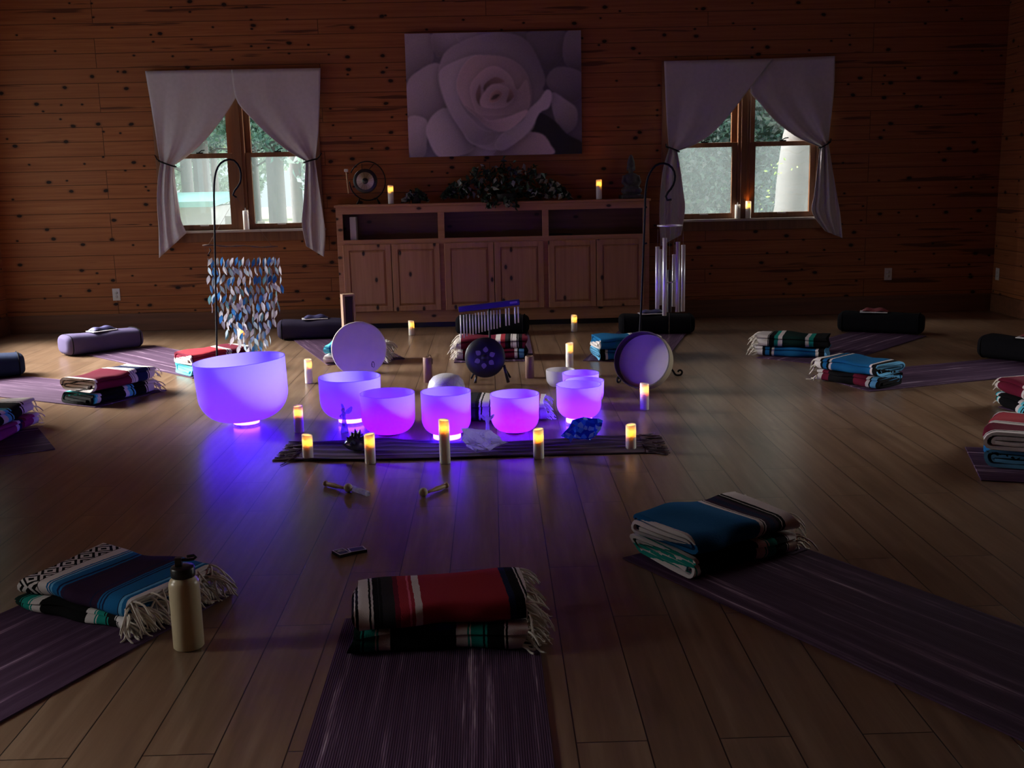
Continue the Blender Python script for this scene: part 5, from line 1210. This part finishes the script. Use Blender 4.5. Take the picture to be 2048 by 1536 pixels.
cc = MB(); a0_ = Vector((0, -.004, wc_top.z - zr))
for k in range(3): cc.tube([a0_, (rW * .9 * math.cos(k * 2.09), rW * .9 * math.sin(k * 2.09), .004)], .0009, 4)
TB = [(1314, 493, 617, -.3), (1327, 475, 629, -.8), (1323, 500, 612, .8), (1353, 483, 622, -.8), (1351, 510, 615, .8), (1367, 490, 623, .1)]
for px, y0, y1, yo in TB:
    x = P(px, y0, gY).x - wc_top.x; yy = yo * rW * .8; z0 = P(px, y0, gY).z - zr; z1 = P(px, y1, gY).z - zr
    MB().tube([(x, yy, z0), (x, yy, z1)], 4.3 / FOC * gY, 12).build('chime_tube', M['steel'], wc); cc.tube([(x, yy, z0), (x * .95, yy * .95, -.004)], .0008, 4)
zs_ = P(1340, 548, gY).z - zr
cc.tube([(0, 0, -.004), (0, 0, P(1340, 690, gY).z - zr)], .0008, 4); cc.build('cords', M['cord'], wc)
MB().tube([(0, 0, P(1340, 540, gY).z - zr), (0, 0, P(1340, 624, gY).z - zr)], 5 / FOC * gY, 12).build('striker', simple('dark_striker', (.08, .075, .075, 1), .5), wc)
MB().lathe([(0, -.004), (.034, -.004), (.034, .004), (0, .004)], 24, (0, 0, P(1340, 564, gY).z - zr)).build('clapper_disc', M['white'], wc)

# ------------------------------------------------------------------ cabinet-top things
GY = 10.2
gc = P(735, 365, GY); rg = 35 / FOC * GY
gg = empty('gong_stand', (gc.x, GY, CH + .0005), 'small gong in a round black stand on the left of the cabinet', 'gong'); zc = P(735, 362, GY).z - CH
MB().tube([(rg * math.cos(q), 0, zc + rg * 1.07 * math.sin(q)) for q in np.linspace(PI * .86, PI * .86 - 2 * PI * .93, 60)], .0055, 8).build('ring_frame', M['black'], gg)
fm = MB()
for sx_ in (-1, 1):
    for sy in (-1, 1): fm.tube([(sx_ * rg * .48, 0, zc - rg * .95), (sx_ * rg * .48 + sx_ * .01, sy * .03, .03), (sx_ * rg * .55 + sx_ * .012, sy * .05, .005)], .0055, 6)
fm.build('foot', M['black'], gg); M3 = Matrix.Rotation(PI / 2, 3, 'X')
zg = P(731, 362, GY).z - CH; rgo = 23.5 / FOC * GY; xg = -4 / FOC * GY
t = NT('burnished_gong_sheen'); x, y, z = t.sep(t.coord()); an = t.math('ARCTAN2', t.math('SUBTRACT', z, zg), t.math('SUBTRACT', x, xg)); s_ = t.math('SINE', t.math('MULTIPLY_ADD', an, 2.0, 1.9)); nz_ = t.noise(t.comb(t.math('MULTIPLY', an, 6), 0, 0), 1, 3)
t.bsdf(t.ramp(t.math('ADD', t.math('MULTIPLY', s_, .3), nz_), [(.2, (.30, .22, .11)), (.6, (.62, .52, .33)), (.85, (.85, .78, .62))]), .35, .55)  # two-lobed metal sheen painted into the colour by angle
g1 = MB(); g1.lathe([(rgo, 0), (rgo, .018), (rgo * .98, .022), (rgo * .72, .0225)], 48, (xg, 0, zg), M3); go = g1.build('gong_rim', M['blackp'], gg)
g2 = MB(); g2.lathe([(rgo * .72, .0222), (rgo * .4, .0235), (rgo * .25, .0245)], 48, (xg, 0, zg), M3); g2.build('gong_face', t.mat, gg)
g3 = MB(); g3.lathe([(rgo * .25, .0245), (rgo * .22, .032), (0, .034)], 32, (xg, 0, zg), M3); g3.build('gong_boss', M['blackp'], gg)
ct = MB()
for dx_ in (-.30, .45): ct.tube([(xg + rgo * dx_ * .8, 0, zg + rgo * .95), (rg * dx_ * .9, 0, zc + rg * math.sqrt(1 - .7 * dx_ ** 2))], .003, 6)
ct.build('gong_cord', M['black'], gg)
ml = empty('gong_mallet', (P(694, 365, GY).x, GY - .02, CH), 'small white headed mallet hanging on the gong stand', 'mallet'); za, zb_ = P(692, 342, GY).z - CH, P(695, 387, GY).z - CH
MB().tube([(0, 0, za), (.012, 0, zb_)], .0055, 8).build('handle', M['woodlt'], ml); MB().box((0, 0, za + .005), (.036, .022, .026)).build('head', M['white'], ml, bev=.005)
MB().tube([(.01, .004, za - .02), (.02, .020, za - .022)], .003, 6).build('hook', M['black'], ml)
# plants
def plant(pxc, label, n, fnp, pot_r):
    b_ = P(pxc, 392, 10.2); root = empty('potted_plant', (b_.x, 10.2, CH + .001), label, 'plant')
    MB().lathe([(0, 0), (pot_r * .8, 0), (pot_r, .07), (pot_r * .9, .075), (0, .07)], 24).build('pot', M['pot'], root)
    pts = []
    for _ in range(n):
        px, py, y = fnp(); q = P(px, py, 10.2 + y); pts.append((q.x - b_.x, y, max(.012, q.z - CH) if py < 392 else q.z - CH))
    leaf_mesh('foliage', pts, .075, [(.018, .045, .022), (.03, .07, .035), (.012, .03, .016), (.02, .05, .03), (.40, .46, .38)], M['ivy'], root, aspect=.62, droop=.5)
def mound():
    while True:
        px = random.uniform(885, 1150); u = (px - 1012) / 128
        if abs(u) >= 1: continue
        top = 395 - 70 * (1 - abs(u) ** 1.7) ** .8 * (1 - .10 * math.sin(px * .11) - .06 * math.sin(px * .31))
        py = random.uniform(top, 395); return px, py, random.uniform(-.075, .09) * (1 - abs(u) * .5)
def hang():
    if random.random() < .93: return mound()
    c_ = random.choice([(985, 410, 9), (1018, 405, 8), (1030, 413, 6), (978, 400, 7)]); return random.gauss(c_[0], c_[2] * .7), random.gauss(c_[1], 6), -.125 + random.uniform(-.015, .005)
plant(1012, 'large trailing variegated plant in the middle of the cabinet top', 620, hang, .10)
def small():
    u = random.uniform(-1, 1); return 832 + 24 * u, random.uniform(402 - 22 * (1 - u * u), 401), random.uniform(-.05, .05)
plant(832, 'small dark plant between the candle and the big plant', 90, small, .05)
# statue
sY = 10.22; sb = P(1262, 392, sY); su = 1 / FOC * sY
stt = empty('stone_statue', (sb.x, sY, CH + .0005), 'dark stone seated statue with tall headdress on the right of the cabinet', 'statue', rz=.15)
m = MB(); m.box((0, 0, .017), (43 * su, 30 * su, .034)); m.ell((0, 0, .075), (20 * su, 13 * su, .055)); m.ell((-.055, -.02, .072), (.045, .05, .035)); m.ell((.055, -.02, .072), (.045, .05, .035)); m.ell((0, -.045, .075), (.075, .03, .025))
m.ell((0, 0, .155), (14 * su, 10 * su, .085)); m.ell((0, 0, .20), (15 * su, 8 * su, .035))
for sx_ in (-1, 1): m.tube([(sx_ * .062, 0, .21), (sx_ * .078, -.012, .15), (sx_ * .045, -.055, .11), (0, -.065, .105)], [.022, .02, .018, .015], 8)
m.tube([(0, 0, .2), (0, 0, .26)], .022, 10); m.ell((0, -.004, .285), (7.5 * su, 7.5 * su, .042)); m.ell((0, -.038, .280), (.006, .010, .012))
for sx_ in (-1, 1): m.ell((sx_ * 7.6 * su, 0, .275), (.006, .01, .024))
m.lathe([(0, .30), (8 * su, .30), (7.4 * su, .335), (5.5 * su, .365), (4 * su, .385), (2 * su, .40), (0, .405)], 16)
ob = m.build('seated_figure', M['stone'], stt, fix=False); rmod = ob.modifiers.new('remesh', 'REMESH'); rmod.mode = 'VOXEL'; rmod.voxel_size = .006; rmod.use_smooth_shade = True

# outlets
def outlet(loc, rz, label):
    root = empty('wall_outlet', loc, label, 'outlet', 'white wall outlets', rz=rz); MB().bb(-.036, .036, -.006, -.0005, -.058, .058).build('cover_plate', M['white'], root, bev=.002)
    for z in (-.02, .02):
        s = MB(); s.lathe([(0, 0), (.016, 0), (.016, .002), (0, .002)], 18, (0, -.0062, z), Matrix.Rotation(PI / 2, 3, 'X')); so = s.build('socket', M['white'], root)
        sl = MB(); sl.bb(-.007, -.005, -.0092, -.0084, z - .004, z + .004); sl.bb(.005, .007, -.0092, -.0084, z - .004, z + .004); sl.build('slot', M['blackp'], so)
q = P(233, 589, YW); outlet((q.x, YW, q.z), 0, 'white wall outlet below the left curtain on the far wall')
q = P(1776, 548, YW); outlet((q.x, YW, q.z), 0, 'dim wall outlet on the far wall right of the right window')
d_ = ray(1995, 548); tt = XR / d_[0]; q = Vector(EYE + tt * d_); outlet((XR, min(q.y, YW - .1), q.z), -PI / 2, 'wall outlet on the right wall beside the corner')
